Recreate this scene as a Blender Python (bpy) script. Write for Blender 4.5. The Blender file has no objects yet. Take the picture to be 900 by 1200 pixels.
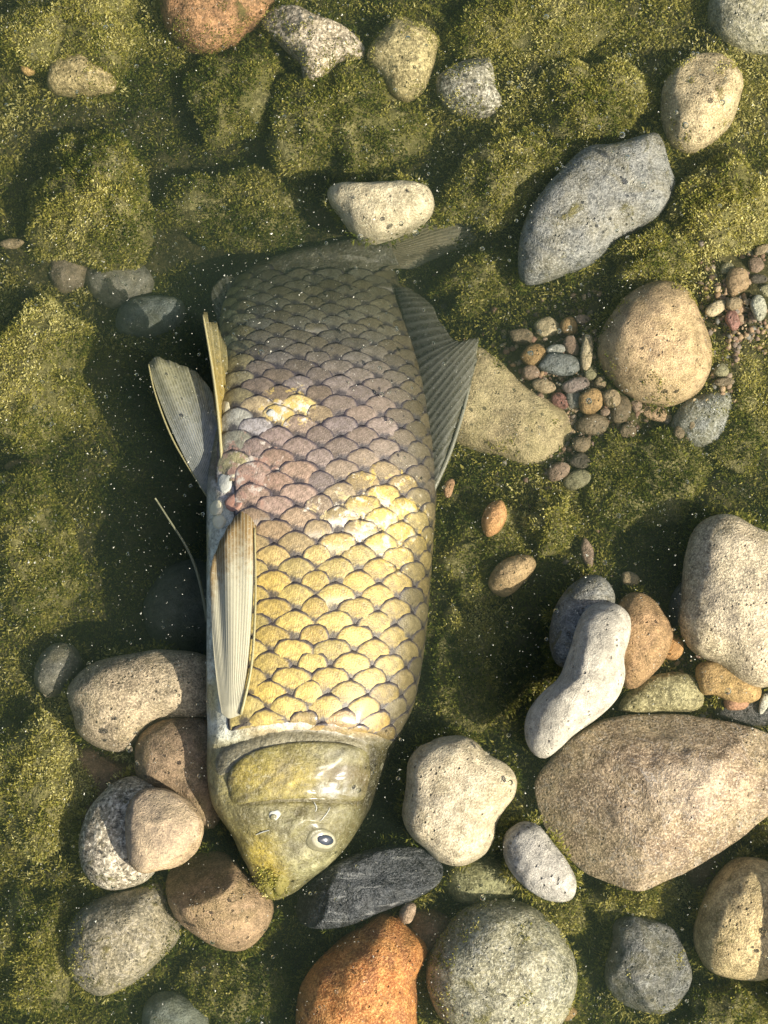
import bpy, bmesh, math, random
import numpy as np
from mathutils import Vector, Matrix
from mathutils.bvhtree import BVHTree

random.seed(7)
rng = np.random.default_rng(7)
scene = bpy.context.scene
col = scene.collection
rad = math.radians

# ------------------------------------------------------------------ camera, sky, sun, exposure
CAM_D, TILT, K = 1.2, rad(9), 0.0005          # metres to the water, tilt from straight down, tangent per photo pixel
cam_loc = Vector((0, -CAM_D * math.sin(TILT), CAM_D * math.cos(TILT)))
cd = bpy.data.cameras.new('camera')
cam = bpy.data.objects.new('camera', cd)
col.objects.link(cam)
cam.location = cam_loc
cam.rotation_euler = (TILT, 0, 0)
cd.sensor_fit = 'VERTICAL'
cd.sensor_height = 24
cd.lens = 24 / (1200 * K)
cd.clip_start, cd.clip_end = 0.01, 200
scene.camera = cam

SUN_EL = rad(40)
SUN_DIR = Vector((0.86, -0.51, 0)).normalized() * math.cos(SUN_EL) + Vector((0, 0, math.sin(SUN_EL)))
world = bpy.data.worlds.new('World')
scene.world = world
world.use_nodes = True
wn = world.node_tree
sky = wn.nodes.new('ShaderNodeTexSky')
sky.sky_type = 'NISHITA'
sky.sun_disc = False
sky.sun_elevation = SUN_EL
sky.air_density = 0.8
sky.dust_density = 4.0
sky.ozone_density = 0.6
sky.sun_rotation = math.atan2(SUN_DIR.x, SUN_DIR.y)
bg = wn.nodes['Background']
bg.inputs['Strength'].default_value = 0.1
wn.links.new(sky.outputs[0], bg.inputs[0])
sl = bpy.data.lights.new('sun', 'SUN')
sl.energy = 5.0
sl.angle = rad(0.5)
sl.color = (1.0, 0.93, 0.80)
sun = bpy.data.objects.new('sun', sl)
col.objects.link(sun)
sun.rotation_euler = SUN_DIR.to_track_quat('Z', 'Y').to_euler()
sun.location = SUN_DIR * 5
vs = scene.view_settings
vs.view_transform = 'Standard'
vs.look = 'None'
vs.exposure = 0.86
vs.gamma = 1.0
vs.use_curve_mapping = False
scene.cycles.use_denoising = True
scene.cycles.max_bounces = 6
scene.cycles.diffuse_bounces = 3
scene.cycles.volume_bounces = 1
scene.cycles.transparent_max_bounces = 12

# ------------------------------------------------------------------ helpers
def at(px, py, z=0.0):
    """the point at height z that stands behind pixel (px, py) of the 900 x 1200 photograph"""
    d = np.array([(px - 450) * K, (600 - py) * K, -1.0])
    c, s = math.cos(TILT), math.sin(TILT)
    d = np.array([d[0], d[1] * c - d[2] * s, d[1] * s + d[2] * c])
    o = np.array(cam_loc)
    return o + d * ((z - o[2]) / d[2])

def at_np(px, py, z):
    px, py, z = np.broadcast_arrays(np.asarray(px, float), np.asarray(py, float), np.asarray(z, float))
    c, s = math.cos(TILT), math.sin(TILT)
    dx, dy, dz = (px - 450) * K, (600 - py) * K * c + s, (600 - py) * K * s - c
    t = (z - cam_loc.z) / dz
    return np.stack([cam_loc.x + dx * t, cam_loc.y + dy * t, z], -1)

def to_px(p):
    p = np.asarray(p, float) - np.array(cam_loc)
    c, s = math.cos(TILT), math.sin(TILT)
    y, z = p[..., 1] * c + p[..., 2] * s, -p[..., 1] * s + p[..., 2] * c
    return 450 + p[..., 0] / -z / K, 600 - y / -z / K

def _hash(i, j, k, seed):
    h = (i.astype(np.int64) * 374761393 + j.astype(np.int64) * 668265263 + k.astype(np.int64) * 2147483647 + seed * 974711) & 0xffffffff
    h = ((h ^ (h >> 13)) * 1274126177) & 0xffffffff
    return ((h ^ (h >> 16)) & 0xffff) / 65535.0 * 2 - 1

def vnoise(p, freq, seed=0):
    q = np.asarray(p, float) * freq
    i = np.floor(q).astype(np.int64)
    f = q - i
    f = f * f * (3 - 2 * f)
    r = 0
    for a in (0, 1):
        for b in (0, 1):
            for c in (0, 1):
                w = (f[..., 0] if a else 1 - f[..., 0]) * (f[..., 1] if b else 1 - f[..., 1]) * (f[..., 2] if c else 1 - f[..., 2])
                r = r + w * _hash(i[..., 0] + a, i[..., 1] + b, i[..., 2] + c, seed)
    return r

_ROT = np.array(Matrix.Rotation(0.9, 3, Vector((0.5, 0.7, 0.5))))
def fbm(p, freq, octaves=3, seed=0):
    r, a = 0, 1.0
    p = np.asarray(p, float) @ _ROT.T
    for o in range(octaves):
        p = p @ _ROT.T
        r = r + a * vnoise(p, freq * 2 ** o, seed + o * 17)
        a *= 0.5
    return r

def mesh_from(name, verts, faces, smooth=True):
    m = bpy.data.meshes.new(name)
    m.from_pydata([tuple(v) for v in verts], [], faces)
    if smooth:
        m.polygons.foreach_set('use_smooth', [True] * len(m.polygons))
    m.update()
    return m

def add(name, mesh, mat, parent=None, loc=None):
    o = bpy.data.objects.new(name, mesh)
    col.objects.link(o)
    if mat is not None:
        o.data.materials.append(mat)
    if loc is not None:
        o.location = loc
    if parent is not None:
        o.parent = parent
        o.matrix_parent_inverse = Matrix.Translation(-parent.location)
    return o

def tag(o, label=None, cat=None, group=None, kind=None):
    if label: o['label'] = label
    if cat: o['category'] = cat
    if group: o['group'] = group
    if kind: o['kind'] = kind
    return o

def in_poly(px, py, poly):
    px, py = np.asarray(px), np.asarray(py)
    r = np.zeros(px.shape, bool)
    n = len(poly)
    for i in range(n):
        x0, y0 = poly[i]
        x1, y1 = poly[(i + 1) % n]
        c = ((y0 > py) != (y1 > py))
        xs = (x1 - x0) * (py - y0) / ((y1 - y0) if y1 != y0 else 1e-9) + x0
        r ^= c & (px < xs)
    return r

# ------------------------------------------------------------------ materials
class NB:
    def __init__(self, name):
        self.m = bpy.data.materials.new(name)
        self.m.use_nodes = True
        self.t = self.m.node_tree
        self.t.nodes.clear()
        self.out = self.t.nodes.new('ShaderNodeOutputMaterial')
    def n(self, typ, **kw):
        nd = self.t.nodes.new(typ)
        for k, v in kw.items():
            if k.startswith('_'):
                setattr(nd, k[1:], v)
            else:
                self.put(nd.inputs[int(k[1:]) if k[0] == 'i' and k[1:].isdigit() else k.replace('__', ' ')], v)
        return nd
    def put(self, sock, v):
        if isinstance(v, bpy.types.NodeSocket):
            self.t.links.new(v, sock)
        elif isinstance(v, bpy.types.Node):
            self.t.links.new(v.outputs[0], sock)
        else:
            if hasattr(sock.default_value, '__len__') and not hasattr(v, '__len__'):
                v = (v,) * len(sock.default_value)
            if hasattr(v, '__len__') and len(v) == 3 and len(sock.default_value) == 4:
                v = (*v, 1)
            sock.default_value = v
    def mix(self, f, a, b, mode='MIX'):
        nd = self.t.nodes.new('ShaderNodeMix')
        nd.data_type = 'RGBA'
        nd.blend_type = mode
        self.put(nd.inputs[0], f); self.put(nd.inputs[6], a); self.put(nd.inputs[7], b)
        return nd.outputs[2]
    def math(self, op, a, b=0.0, c=None, clamp=False):
        nd = self.t.nodes.new('ShaderNodeMath')
        nd.operation = op
        nd.use_clamp = clamp
        self.put(nd.inputs[0], a); self.put(nd.inputs[1], b)
        if c is not None: self.put(nd.inputs[2], c)
        return nd.outputs[0]
    def ramp(self, f, lo, hi):
        nd = self.t.nodes.new('ShaderNodeMapRange')
        nd.interpolation_type = 'SMOOTHSTEP'
        self.put(nd.inputs[0], f); self.put(nd.inputs[1], lo); self.put(nd.inputs[2], hi)
        return nd.outputs[0]
    def noise(self, vec, scale, detail=3.0, rough=0.55, dist=0.0):
        nd = self.t.nodes.new('ShaderNodeTexNoise')
        self.put(nd.inputs['Vector'], vec)
        nd.inputs['Scale'].default_value = scale
        nd.inputs['Detail'].default_value = detail
        nd.inputs['Roughness'].default_value = rough
        nd.inputs['Distortion'].default_value = dist
        return nd.outputs['Fac']
    def vor(self, vec, scale, feature='F1', out='Distance'):
        nd = self.t.nodes.new('ShaderNodeTexVoronoi')
        nd.feature = feature
        self.put(nd.inputs['Vector'], vec)
        nd.inputs['Scale'].default_value = scale
        return nd.outputs[out]
    def coords(self):
        tc = self.t.nodes.new('ShaderNodeTexCoord')
        oi = self.t.nodes.new('ShaderNodeObjectInfo')
        v = self.t.nodes.new('ShaderNodeVectorMath')
        v.operation = 'ADD'
        sc = self.t.nodes.new('ShaderNodeVectorMath')
        sc.operation = 'SCALE'
        self.put(sc.inputs[0], (31.7, 17.3, 23.9))
        self.put(sc.inputs['Scale'], oi.outputs['Random'])
        self.put(v.inputs[0], tc.outputs['Object']); self.put(v.inputs[1], sc.outputs[0])
        return v.outputs[0], oi
    def bump(self, h, dist, strength=1.0, normal=None):
        b = self.t.nodes.new('ShaderNodeBump')
        b.inputs['Strength'].default_value = strength
        b.inputs['Distance'].default_value = dist
        self.put(b.inputs['Height'], h)
        if normal is not None: self.put(b.inputs['Normal'], normal)
        return b.outputs[0]
    def principled(self, color, rough, normal=None, spec=0.3, **kw):
        p = self.t.nodes.new('ShaderNodeBsdfPrincipled')
        self.put(p.inputs['Base Color'], color); self.put(p.inputs['Roughness'], rough)
        self.put(p.inputs['Specular IOR Level'], spec)
        if normal is not None: self.put(p.inputs['Normal'], normal)
        for k, v in kw.items(): self.put(p.inputs[k.replace('__', ' ')], v)
        return p.outputs[0]
    def done(self, surf):
        self.put(self.out.inputs['Surface'], surf)
        return self.m

def stone_mat(name, dark, light, grain=650, grain_amt=0.5, dark_dots=0.0, algae=0.0, vein=0.0, vein_col=(0.55, 0.55, 0.52),
              stain=None, stain_amt=0.5, rough=0.85, bump=0.0016, layers=None, patch=28, film=0.3, streak=0.0):
    b = NB(name)
    v, oi = b.coords()
    big = b.ramp(b.noise(v, patch, 4, 0.6, 0.4), 0.32, 0.68)
    c = b.mix(big, dark, light)
    mid = b.noise(v, 130, 5, 0.7)
    c = b.mix(b.math('MULTIPLY', b.ramp(mid, 0.50, 0.64), 0.6), c, [min(1, x * 1.45) for x in light])
    c = b.mix(b.math('MULTIPLY', b.math('SUBTRACT', 1.0, b.ramp(mid, 0.36, 0.5)), 0.65), c, [x * 0.5 for x in dark])
    if film:
        c = b.mix(b.math('MULTIPLY', b.ramp(b.noise(v, 36, 5, 0.7, 0.8), 0.40, 0.64), film), c, (0.20, 0.17, 0.065))
    if layers:
        st = b.n('ShaderNodeMapping', Vector=v)
        st.inputs['Scale'].default_value = layers
        ly = b.noise(st.outputs[0], 60, 4, 0.6)
        c = b.mix(b.math('MULTIPLY', b.ramp(ly, 0.5, 0.66), 0.55), c, [x * 0.45 for x in dark])
    if streak:
        st = b.n('ShaderNodeMapping', Vector=v)
        st.inputs['Rotation'].default_value = (0, 0, rad(-20))
        st.inputs['Scale'].default_value = (1, 9, 6)
        sn = b.noise(st.outputs[0], 38, 6, 0.68, 0.6)
        c = b.mix(b.math('MULTIPLY', b.ramp(sn, 0.56, 0.63), streak), c, (0.30, 0.30, 0.285))
        c = b.mix(b.math('MULTIPLY', b.math('SUBTRACT', 1.0, b.ramp(sn, 0.36, 0.42)), streak), c, (0.012, 0.013, 0.015))
    if stain is not None:
        c = b.mix(b.math('MULTIPLY', b.ramp(b.noise(v, 42, 5, 0.65, 1.0), 0.42, 0.66), stain_amt), c, stain)
    g = b.noise(v, grain * 1.15, 2.5, 0.75)
    gd = b.ramp(g, 0.36, 0.48)
    gl = b.ramp(g, 0.53, 0.64)
    c = b.mix(b.math('MULTIPLY', b.math('SUBTRACT', 1.0, gd), min(1, grain_amt * 1.25)), c, [x * 0.38 for x in dark])
    c = b.mix(b.math('MULTIPLY', gl, min(1, grain_amt * 1.1)), c, [min(0.85, x * 1.65 + 0.05) for x in light])
    h = b.math('MULTIPLY_ADD', g, 0.8, mid)
    if dark_dots:
        pv = b.vor(v, 210)
        pm = b.math('MULTIPLY', b.math('SUBTRACT', 1.0, b.ramp(pv, 0.08, 0.26)), b.ramp(b.noise(v, 90, 2), 0.5, 0.6))
        c = b.mix(b.math('MULTIPLY', pm, dark_dots), c, [x * 0.3 for x in dark])  # hollow pits darkened; bubble shadows put into the stone colour with them
        h = b.math('MULTIPLY_ADD', pm, -1.2, h)
    if vein:
        vd = b.noise(v, 55, 5, 0.6, 1.6)
        vm = b.math('SUBTRACT', 1.0, b.ramp(b.math('ABSOLUTE', b.math('SUBTRACT', vd, 0.5)), 0.0, 0.02))
        c = b.mix(b.math('MULTIPLY', vm, vein), c, vein_col)
    if algae:
        am = b.ramp(b.noise(v, 55, 6, 0.72, 0.5), 0.62 - algae * 0.3, 0.74 - algae * 0.22)
        c = b.mix(b.math('MULTIPLY', am, 0.85), c, b.mix(b.noise(v, 300, 2), (0.055, 0.06, 0.012), (0.19, 0.165, 0.045)))
        h = b.math('MULTIPLY_ADD', am, 0.5, h)
    # every stone leans a little to its own tint
    c = b.mix(1.0, c, oi.outputs['Color'], 'MULTIPLY')
    # dry and paler where it stands clear of the water, wet and darker below the waterline
    geo = b.n('ShaderNodeNewGeometry')
    sz = b.n('ShaderNodeSeparateXYZ', i0=geo.outputs['Position'])
    dry = b.ramp(b.math('MULTIPLY_ADD', b.math('SUBTRACT', mid, 0.5), 0.012, sz.outputs[2]), 0.001, 0.0035)
    c = b.mix(b.math('MULTIPLY', dry, 0.22), c, b.mix(0.5, c, (0.62, 0.57, 0.48)))
    nrm = b.bump(h, bump, 1.0)
    return b.done(b.principled(c, b.math('MULTIPLY_ADD', dry, 0.25, rough - 0.2), nrm, 0.3))

M = {}
M['beige'] = stone_mat('beige_granular_stone', (0.30, 0.25, 0.18), (0.44, 0.375, 0.27), 560, 0.55, 0.25)
M['tan'] = stone_mat('tan_stone', (0.25, 0.19, 0.12), (0.37, 0.29, 0.185), 700, 0.35, 0.2)
M['brown'] = stone_mat('brown_stone', (0.17, 0.125, 0.085), (0.27, 0.20, 0.14), 650, 0.35, 0.25)
M['grey'] = stone_mat('pale_grey_stone', (0.29, 0.275, 0.24), (0.42, 0.395, 0.34), 800, 0.28, 0.7, film=0.08)
M['white'] = stone_mat('cream_stone', (0.42, 0.37, 0.27), (0.56, 0.50, 0.37), 600, 0.32, 0.75, stain=(0.30, 0.27, 0.19), stain_amt=0.35)
M['cream'] = stone_mat('yellow_cream_stone', (0.34, 0.28, 0.165), (0.50, 0.425, 0.26), 600, 0.45, 0.5, algae=0.12)
M['slateblue'] = stone_mat('blue_grey_stone', (0.115, 0.125, 0.13), (0.215, 0.225, 0.225), 520, 0.45, 0.2, algae=0.16, vein=0.25)
M['slate'] = stone_mat('black_slate', (0.028, 0.032, 0.036), (0.075, 0.08, 0.085), 500, 0.45, 0.0, vein=0.35, vein_col=(0.3, 0.3, 0.29), streak=0.8, rough=0.6, bump=0.0026, film=0.05)
M['darkgrey'] = stone_mat('dark_grey_stone', (0.075, 0.075, 0.07), (0.135, 0.13, 0.12), 520, 0.4, 0.3, algae=0.1, vein=0.3)
M['greengrey'] = stone_mat('green_grey_stone', (0.17, 0.165, 0.12), (0.30, 0.285, 0.205), 420, 0.55, 0.3, algae=0.2, vein=0.35, stain=(0.13, 0.13, 0.10), patch=40, bump=0.0014)
M['orange'] = stone_mat('orange_stone', (0.38, 0.135, 0.035), (0.56, 0.25, 0.075), 520, 0.5, 0.3, stain=(0.22, 0.085, 0.04), stain_amt=0.7)
M['rust'] = stone_mat('rusty_algae_stone', (0.20, 0.115, 0.06), (0.42, 0.235, 0.115), 420, 0.45, 0.2, algae=0.26, layers=(1, 4, 4))
M['boulder'] = stone_mat('tan_boulder', (0.25, 0.185, 0.115), (0.40, 0.315, 0.205), 500, 0.55, 0.2, stain=(0.17, 0.125, 0.085), stain_amt=0.6, vein=0.3, patch=20, bump=0.0015)
M['flat'] = stone_mat('yellow_green_flat_stone', (0.22, 0.195, 0.10), (0.36, 0.325, 0.175), 380, 0.55, 0.2, algae=0.16)
M['granite'] = stone_mat('mottled_granite', (0.24, 0.21, 0.165), (0.43, 0.39, 0.31), 330, 0.8, 0.2, algae=0.14, bump=0.0015)
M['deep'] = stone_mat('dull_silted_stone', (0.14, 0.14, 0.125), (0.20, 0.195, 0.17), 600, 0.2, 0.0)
M['mossy'] = stone_mat('algae_filmed_stone', (0.13, 0.115, 0.04), (0.21, 0.185, 0.065), 420, 0.5, 0.0, algae=0.62, bump=0.002)

def pebble_mat(name, k):
    return stone_mat(name, (0.62 * k, 0.6 * k, 0.56 * k), (0.9 * k, 0.88 * k, 0.84 * k), 520, 0.4, 0.2, algae=0.05)
M['pebble'] = pebble_mat('pebble_stone', 0.9)      # tinted by each pebble's own object colour

def algae_mat():
    b = NB('algae_filaments')
    a = b.n('ShaderNodeAttribute', _attribute_name='tone')
    r = b.n('ShaderNodeValToRGB')
    e = r.color_ramp.elements
    e[0].position, e[0].color = 0.0, (0.026, 0.040, 0.012, 1)
    e[1].position, e[1].color = 1.0, (0.70, 0.64, 0.27, 1)
    for p, c in ((0.3, (0.082, 0.105, 0.018)), (0.55, (0.215, 0.212, 0.042)), (0.78, (0.42, 0.37, 0.085))):
        x = e.new(p); x.color = (*c, 1)
    b.put(r.inputs[0], a.outputs['Fac'])
    d = b.n('ShaderNodeBsdfDiffuse', Color=r.outputs[0])
    t = b.n('ShaderNodeBsdfTranslucent', Color=r.outputs[0])
    mx = b.n('ShaderNodeMixShader', i0=0.35, i1=d, i2=t)
    return b.done(mx.outputs[0])
M['algae'] = algae_mat()

def ground_mat():
    b = NB('silty_bed')
    tc = b.n('ShaderNodeTexCoord').outputs['Object']
    c = b.mix(b.ramp(b.noise(tc, 22, 5, 0.6), 0.35, 0.65), (0.035, 0.034, 0.014), (0.10, 0.088, 0.035))
    g = b.noise(tc, 330, 4, 0.7)
    c = b.mix(b.math('MULTIPLY', b.ramp(g, 0.5, 0.68), 0.6), c, (0.22, 0.185, 0.08))
    return b.done(b.principled(c, 0.9, b.bump(g, 0.003), 0.1))
M['ground'] = ground_mat()

# ------------------------------------------------------------------ water bed
CTRL = np.array([
    (-200, -200, -.05), (450, -200, -.05), (1100, -200, -.04), (1150, 600, -.045), (1100, 1400, -.05), (450, 1400, -.07), (-200, 1400, -.055), (-250, 600, -.06),
    (50, 50, -.062), (110, 240, -.075), (220, 300, -.105), (200, 450, -.092), (130, 560, -.070), (200, 680, -.10), (60, 480, -.075), (30, 700, -.065),
    (40, 930, -.050), (120, 1000, -.062), (280, 1150, -.065), (420, 1080, -.09), (550, 1000, -.064), (560, 750, -.050), (580, 620, -.050), (650, 450, -.045),
    (850, 350, -.036), (850, 100, -.042), (700, 100, -.046), (600, 200, -.052), (400, 60, -.055), (280, 100, -.06), (400, 190, -.07), (600, 800, -.056), (600, 900, -.066),
    (750, 640, -.056), (830, 830, -.042), (820, 1050, -.062), (700, 1120, -.065), (880, 1190, -.05), (400, 330, -.105), (330, 700, -.11), (520, 320, -.078), (500, 600, -.062),
    (40, 1180, -.055), (150, 870, -.075), (240, 900, -.085)])
def ground_z(px, py):
    px, py = np.asarray(px, float), np.asarray(py, float)
    d2 = (px[..., None] - CTRL[:, 0]) ** 2 + (py[..., None] - CTRL[:, 1]) ** 2
    w = np.exp(-d2 / (2 * 75.0 ** 2)) + 1e-7 + 3.0 / (d2 + 2e3) * 0.02
    z = (w * CTRL[:, 2]).sum(-1) / w.sum(-1)
    p = np.stack([px, py, px * 0], -1)
    return z + 0.008 * fbm(p, 1 / 50.0, 2, 3) + 0.0035 * fbm(p, 1 / 16.0, 2, 9)

def build_ground():
    nx, ny = 260, 330
    gx = np.linspace(-160, 1060, nx)
    gy = np.linspace(-190, 1390, ny)
    # one sheet: the fine grid in and near the view, wide cells out to the far edge
    ex = np.concatenate([[-3300, -1800, -900, -450], gx, [1350, 1800, 2700, 4200]])
    ey = np.concatenate([[-2700, -1500, -800, -450], gy, [1650, 2000, 2700, 3900]])
    X, Y = np.meshgrid(ex, ey)
    Z = ground_z(X, Y)
    fade = np.clip(np.maximum(np.abs(X - 450) - 700, np.abs(Y - 600) - 900) / 800, 0, 1)
    Z = Z * (1 - fade) + -0.06 * fade
    P = at_np(X, Y, np.full_like(Z, -0.06))
    P[..., 2] = Z
    V = P.reshape(-1, 3)
    w, h = len(ex), len(ey)
    F = [(j * w + i, (j + 1) * w + i, (j + 1) * w + i + 1, j * w + i + 1) for j in range(h - 1) for i in range(w - 1)]
    o = add('water_bed', mesh_from('water_bed', V, F), M['ground'])
    tag(o, 'silty stream bed under the shallow water', 'stream bed', kind='structure')
build_ground()

# ------------------------------------------------------------------ algae tufts
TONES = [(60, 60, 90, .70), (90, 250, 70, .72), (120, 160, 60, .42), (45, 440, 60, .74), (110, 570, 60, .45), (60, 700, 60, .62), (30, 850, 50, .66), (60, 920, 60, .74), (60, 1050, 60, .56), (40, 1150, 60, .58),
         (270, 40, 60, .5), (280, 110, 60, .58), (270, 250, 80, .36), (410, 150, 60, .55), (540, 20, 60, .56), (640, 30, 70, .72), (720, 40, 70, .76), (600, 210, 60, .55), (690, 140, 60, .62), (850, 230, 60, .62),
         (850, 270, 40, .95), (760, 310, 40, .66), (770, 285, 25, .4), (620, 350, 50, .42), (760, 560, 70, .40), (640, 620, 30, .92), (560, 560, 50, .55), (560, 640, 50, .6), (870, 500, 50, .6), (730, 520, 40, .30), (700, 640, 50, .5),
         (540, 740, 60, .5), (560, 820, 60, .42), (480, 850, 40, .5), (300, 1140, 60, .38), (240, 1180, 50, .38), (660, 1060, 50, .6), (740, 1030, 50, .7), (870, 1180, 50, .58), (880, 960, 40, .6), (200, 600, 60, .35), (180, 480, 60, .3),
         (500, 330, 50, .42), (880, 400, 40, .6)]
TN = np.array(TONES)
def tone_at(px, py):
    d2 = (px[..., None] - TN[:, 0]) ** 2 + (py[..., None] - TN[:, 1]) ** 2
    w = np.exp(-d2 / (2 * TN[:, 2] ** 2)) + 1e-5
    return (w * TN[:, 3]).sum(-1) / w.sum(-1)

def tufts(name, base, normal, tone, per, length, width, spread, kind_parent=None, origin=None):
    """base (n,3) clump roots; PER filaments each, two triangles a filament, as one mesh"""
    n = len(base)
    B = np.repeat(base, per, 0)
    N = np.repeat(normal, per, 0)
    T = np.repeat(tone, per, 0)
    m = len(B)
    off = rng.normal(size=(m, 3))
    off -= N * (off * N).sum(1, keepdims=True)
    B = B + off * spread
    d = N * rng.uniform(0.25, 0.95, (m, 1)) + off * 0.45 + rng.normal(size=(m, 3)) * 0.35
    d /= np.linalg.norm(d, axis=1, keepdims=True) + 1e-9
    d[:, 2] = np.maximum(d[:, 2], -0.1)
    L = rng.uniform(0.45, 1.3, (m, 1)) * length
    side = np.cross(d, rng.normal(size=(m, 3)))
    side /= np.linalg.norm(side, axis=1, keepdims=True) + 1e-9
    W = side * width * rng.uniform(0.6, 1.4, (m, 1))
    bend = rng.normal(size=(m, 3)) * 0.4
    mid = B + d * L * 0.55
    tip = mid + (d + bend) * L * 0.5
    V = np.stack([B, mid - W, mid + W, tip], 1).reshape(-1, 3)
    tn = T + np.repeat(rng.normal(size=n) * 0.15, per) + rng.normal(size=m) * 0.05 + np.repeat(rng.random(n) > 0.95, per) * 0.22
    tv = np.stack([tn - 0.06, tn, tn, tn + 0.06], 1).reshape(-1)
    i0 = np.arange(m) * 4
    tri = np.stack([np.stack([i0, i0 + 2, i0 + 1], 1), np.stack([i0 + 1, i0 + 2, i0 + 3], 1)], 1).reshape(-1)
    if origin is not None:
        V = V - origin
    me = bpy.data.meshes.new(name)
    me.vertices.add(len(V)); me.vertices.foreach_set('co', V.astype(np.float32).ravel())
    nf = m * 2
    me.loops.add(nf * 3); me.loops.foreach_set('vertex_index', tri.astype(np.int32))
    me.polygons.add(nf); me.polygons.foreach_set('loop_start', np.arange(0, nf * 3, 3, dtype=np.int32))
    at_ = me.attributes.new('tone', 'FLOAT', 'POINT')
    at_.data.foreach_set('value', np.clip(tv, 0, 1).astype(np.float32))
    me.update(calc_edges=True)
    return me

# ------------------------------------------------------------------ stones
DRY = []            # outlines of what stands out of the water
COVER = []          # outlines that hide the bed
SKIRT = []          # submerged stones that algae creeps up
def resample(poly, n):
    P = np.array(poly, float)
    k = len(P)
    # Catmull-Rom through the outline, then n points by angle-free arc length
    pts = []
    for i in range(k):
        p0, p1, p2, p3 = P[i - 1], P[i], P[(i + 1) % k], P[(i + 2) % k]
        for t in np.linspace(0, 1, 12, endpoint=False):
            pts.append(0.5 * ((2 * p1) + (-p0 + p2) * t + (2 * p0 - 5 * p1 + 4 * p2 - p3) * t * t + (-p0 + 3 * p1 - 3 * p2 + p3) * t ** 3))
    Q = np.array(pts)
    seg = np.linalg.norm(np.roll(Q, -1, 0) - Q, axis=1)
    cum = np.concatenate([[0], np.cumsum(seg)])
    u = np.linspace(0, cum[-1], n, endpoint=False)
    QQ = np.vstack([Q, Q[:1]])
    return np.stack([np.interp(u, cum, QQ[:, 0]), np.interp(u, cum, QQ[:, 1])], 1)

def ell(px, py, rx, ry, rot=0, n=9, wob=0.12):
    r = random.Random(int(px * 7 + py * 13))
    a = rad(rot)
    out = []
    for i in range(n):
        t = 2 * math.pi * i / n
        k = 1 + r.uniform(-wob, wob)
        x, y = rx * k * math.cos(t), ry * k * math.sin(t)
        out.append((px + x * math.cos(a) - y * math.sin(a), py + x * math.sin(a) + y * math.cos(a)))
    return out

def stone_mesh(name, poly, zt, hu, seed, boxy=0.8, rough=1.0, chips=0, na=72, nr=20, tilt=(0, 0), hl=None, chip_list=()):
    O = resample(poly, na)
    # outline counter-clockwise seen from above, so that faces look outwards
    if (O[:, 0] * np.roll(O[:, 1], -1) - np.roll(O[:, 0], -1) * O[:, 1]).sum() > 0:
        O = O[::-1]
    c = O.mean(0)
    zeq = zt - hu
    g = float(ground_z(np.array(c[0]), np.array(c[1])))
    if hl is None:
        hl = min(max(zeq - g + 0.006, 0.45 * hu), 1.7 * hu)
    P = at_np(O[:, 0], O[:, 1], np.full(na, zeq))
    C = P.mean(0)
    R = P - C
    size = np.linalg.norm(R, axis=1).mean()
    V = []
    for j in range(nr * 2 + 1):
        ph = (j / (2 * nr) - 0.5) * math.pi * 0.985
        s, k = math.sin(ph), math.cos(ph)
        rr = abs(k) ** boxy
        zz = math.copysign(abs(s) ** (0.5 + 0.5 * boxy), s) * (hu if s > 0 else hl)
        ring = C + R * rr
        ring[:, 2] = zeq + zz
        V.append(ring)
    V = np.array(V)
    off = V - C
    # lean of the upper face
    up = np.clip(off[..., 2] / hu, 0, 1)
    V[..., 2] += up * (off[..., 0] / size * tilt[0] + off[..., 1] / size * tilt[1]) * hu
    flat = V.reshape(-1, 3)
    off = flat - C
    r = random.Random(seed)
    planes = [(Vector(n).normalized(), d) for n, d in chip_list]
    for _ in range(chips):
        a, e = r.uniform(0, 6.283), r.uniform(0.15, 1.2)
        planes.append((Vector((math.cos(a) * math.cos(e), math.sin(a) * math.cos(e), math.sin(e))), r.uniform(0.78, 0.95)))
    sc = np.array([size, size, hu])
    for n, d in planes:
        n = np.array(n)
        q = off / sc
        ex = np.maximum((q * n).sum(1) - d, 0)
        q -= n * ex[:, None] * 0.88
        off = q * sc
    nv = off / (np.linalg.norm(off, axis=1, keepdims=True) + 1e-9)
    q = off / size
    amp = size * 0.045 * rough
    disp = amp * fbm(q + seed * 3.1, 1.6, 2, seed) + amp * 0.5 * fbm(q + seed * 1.7, 5.0, 3, seed + 5)
    # keep the traced outline: move mostly the faces, less the rim
    rim = np.clip(np.abs(off[:, 2]) / hu * 1.6, 0.25, 1)
    off = off + nv * (disp * rim)[:, None]
    flat = off
    base = np.array([C[0], C[1], zeq - hl])
    flat = flat + C - base
    F = []
    for j in range(nr * 2):
        for i in range(na):
            F.append((j * na + i, j * na + (i + 1) % na, (j + 1) * na + (i + 1) % na, (j + 1) * na + i))
    nv_ = len(flat)
    flat = np.vstack([flat, flat[:na].mean(0), flat[-na:].mean(0)])
    F += [(nv_, (i + 1) % na, i) for i in range(na)]
    t0 = nr * 2 * na
    F += [(nv_ + 1, t0 + i, t0 + (i + 1) % na) for i in range(na)]
    return mesh_from(name, flat, F), base

SEED = [10]
def stone(label, poly, zt, hu, mat, tint=(1, 1, 1), group=None, name='stone', cat='stone', **kw):
    SEED[0] += 1
    me, base = stone_mesh(name, poly, zt, hu, SEED[0], **kw)
    o = add(name, me, M[mat], loc=base)
    o.color = (tint[0] * .98, tint[1] * .98, tint[2] * .96, 1)
    tag(o, label, cat, group)
    if zt > 0.001:
        DRY.append(poly)
    if name != 'algae_covered_stone':
        COVER.append(poly)
    if name == 'stone' and zt < .012:
        SKIRT.append((poly, zt, hu))
    return o

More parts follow.
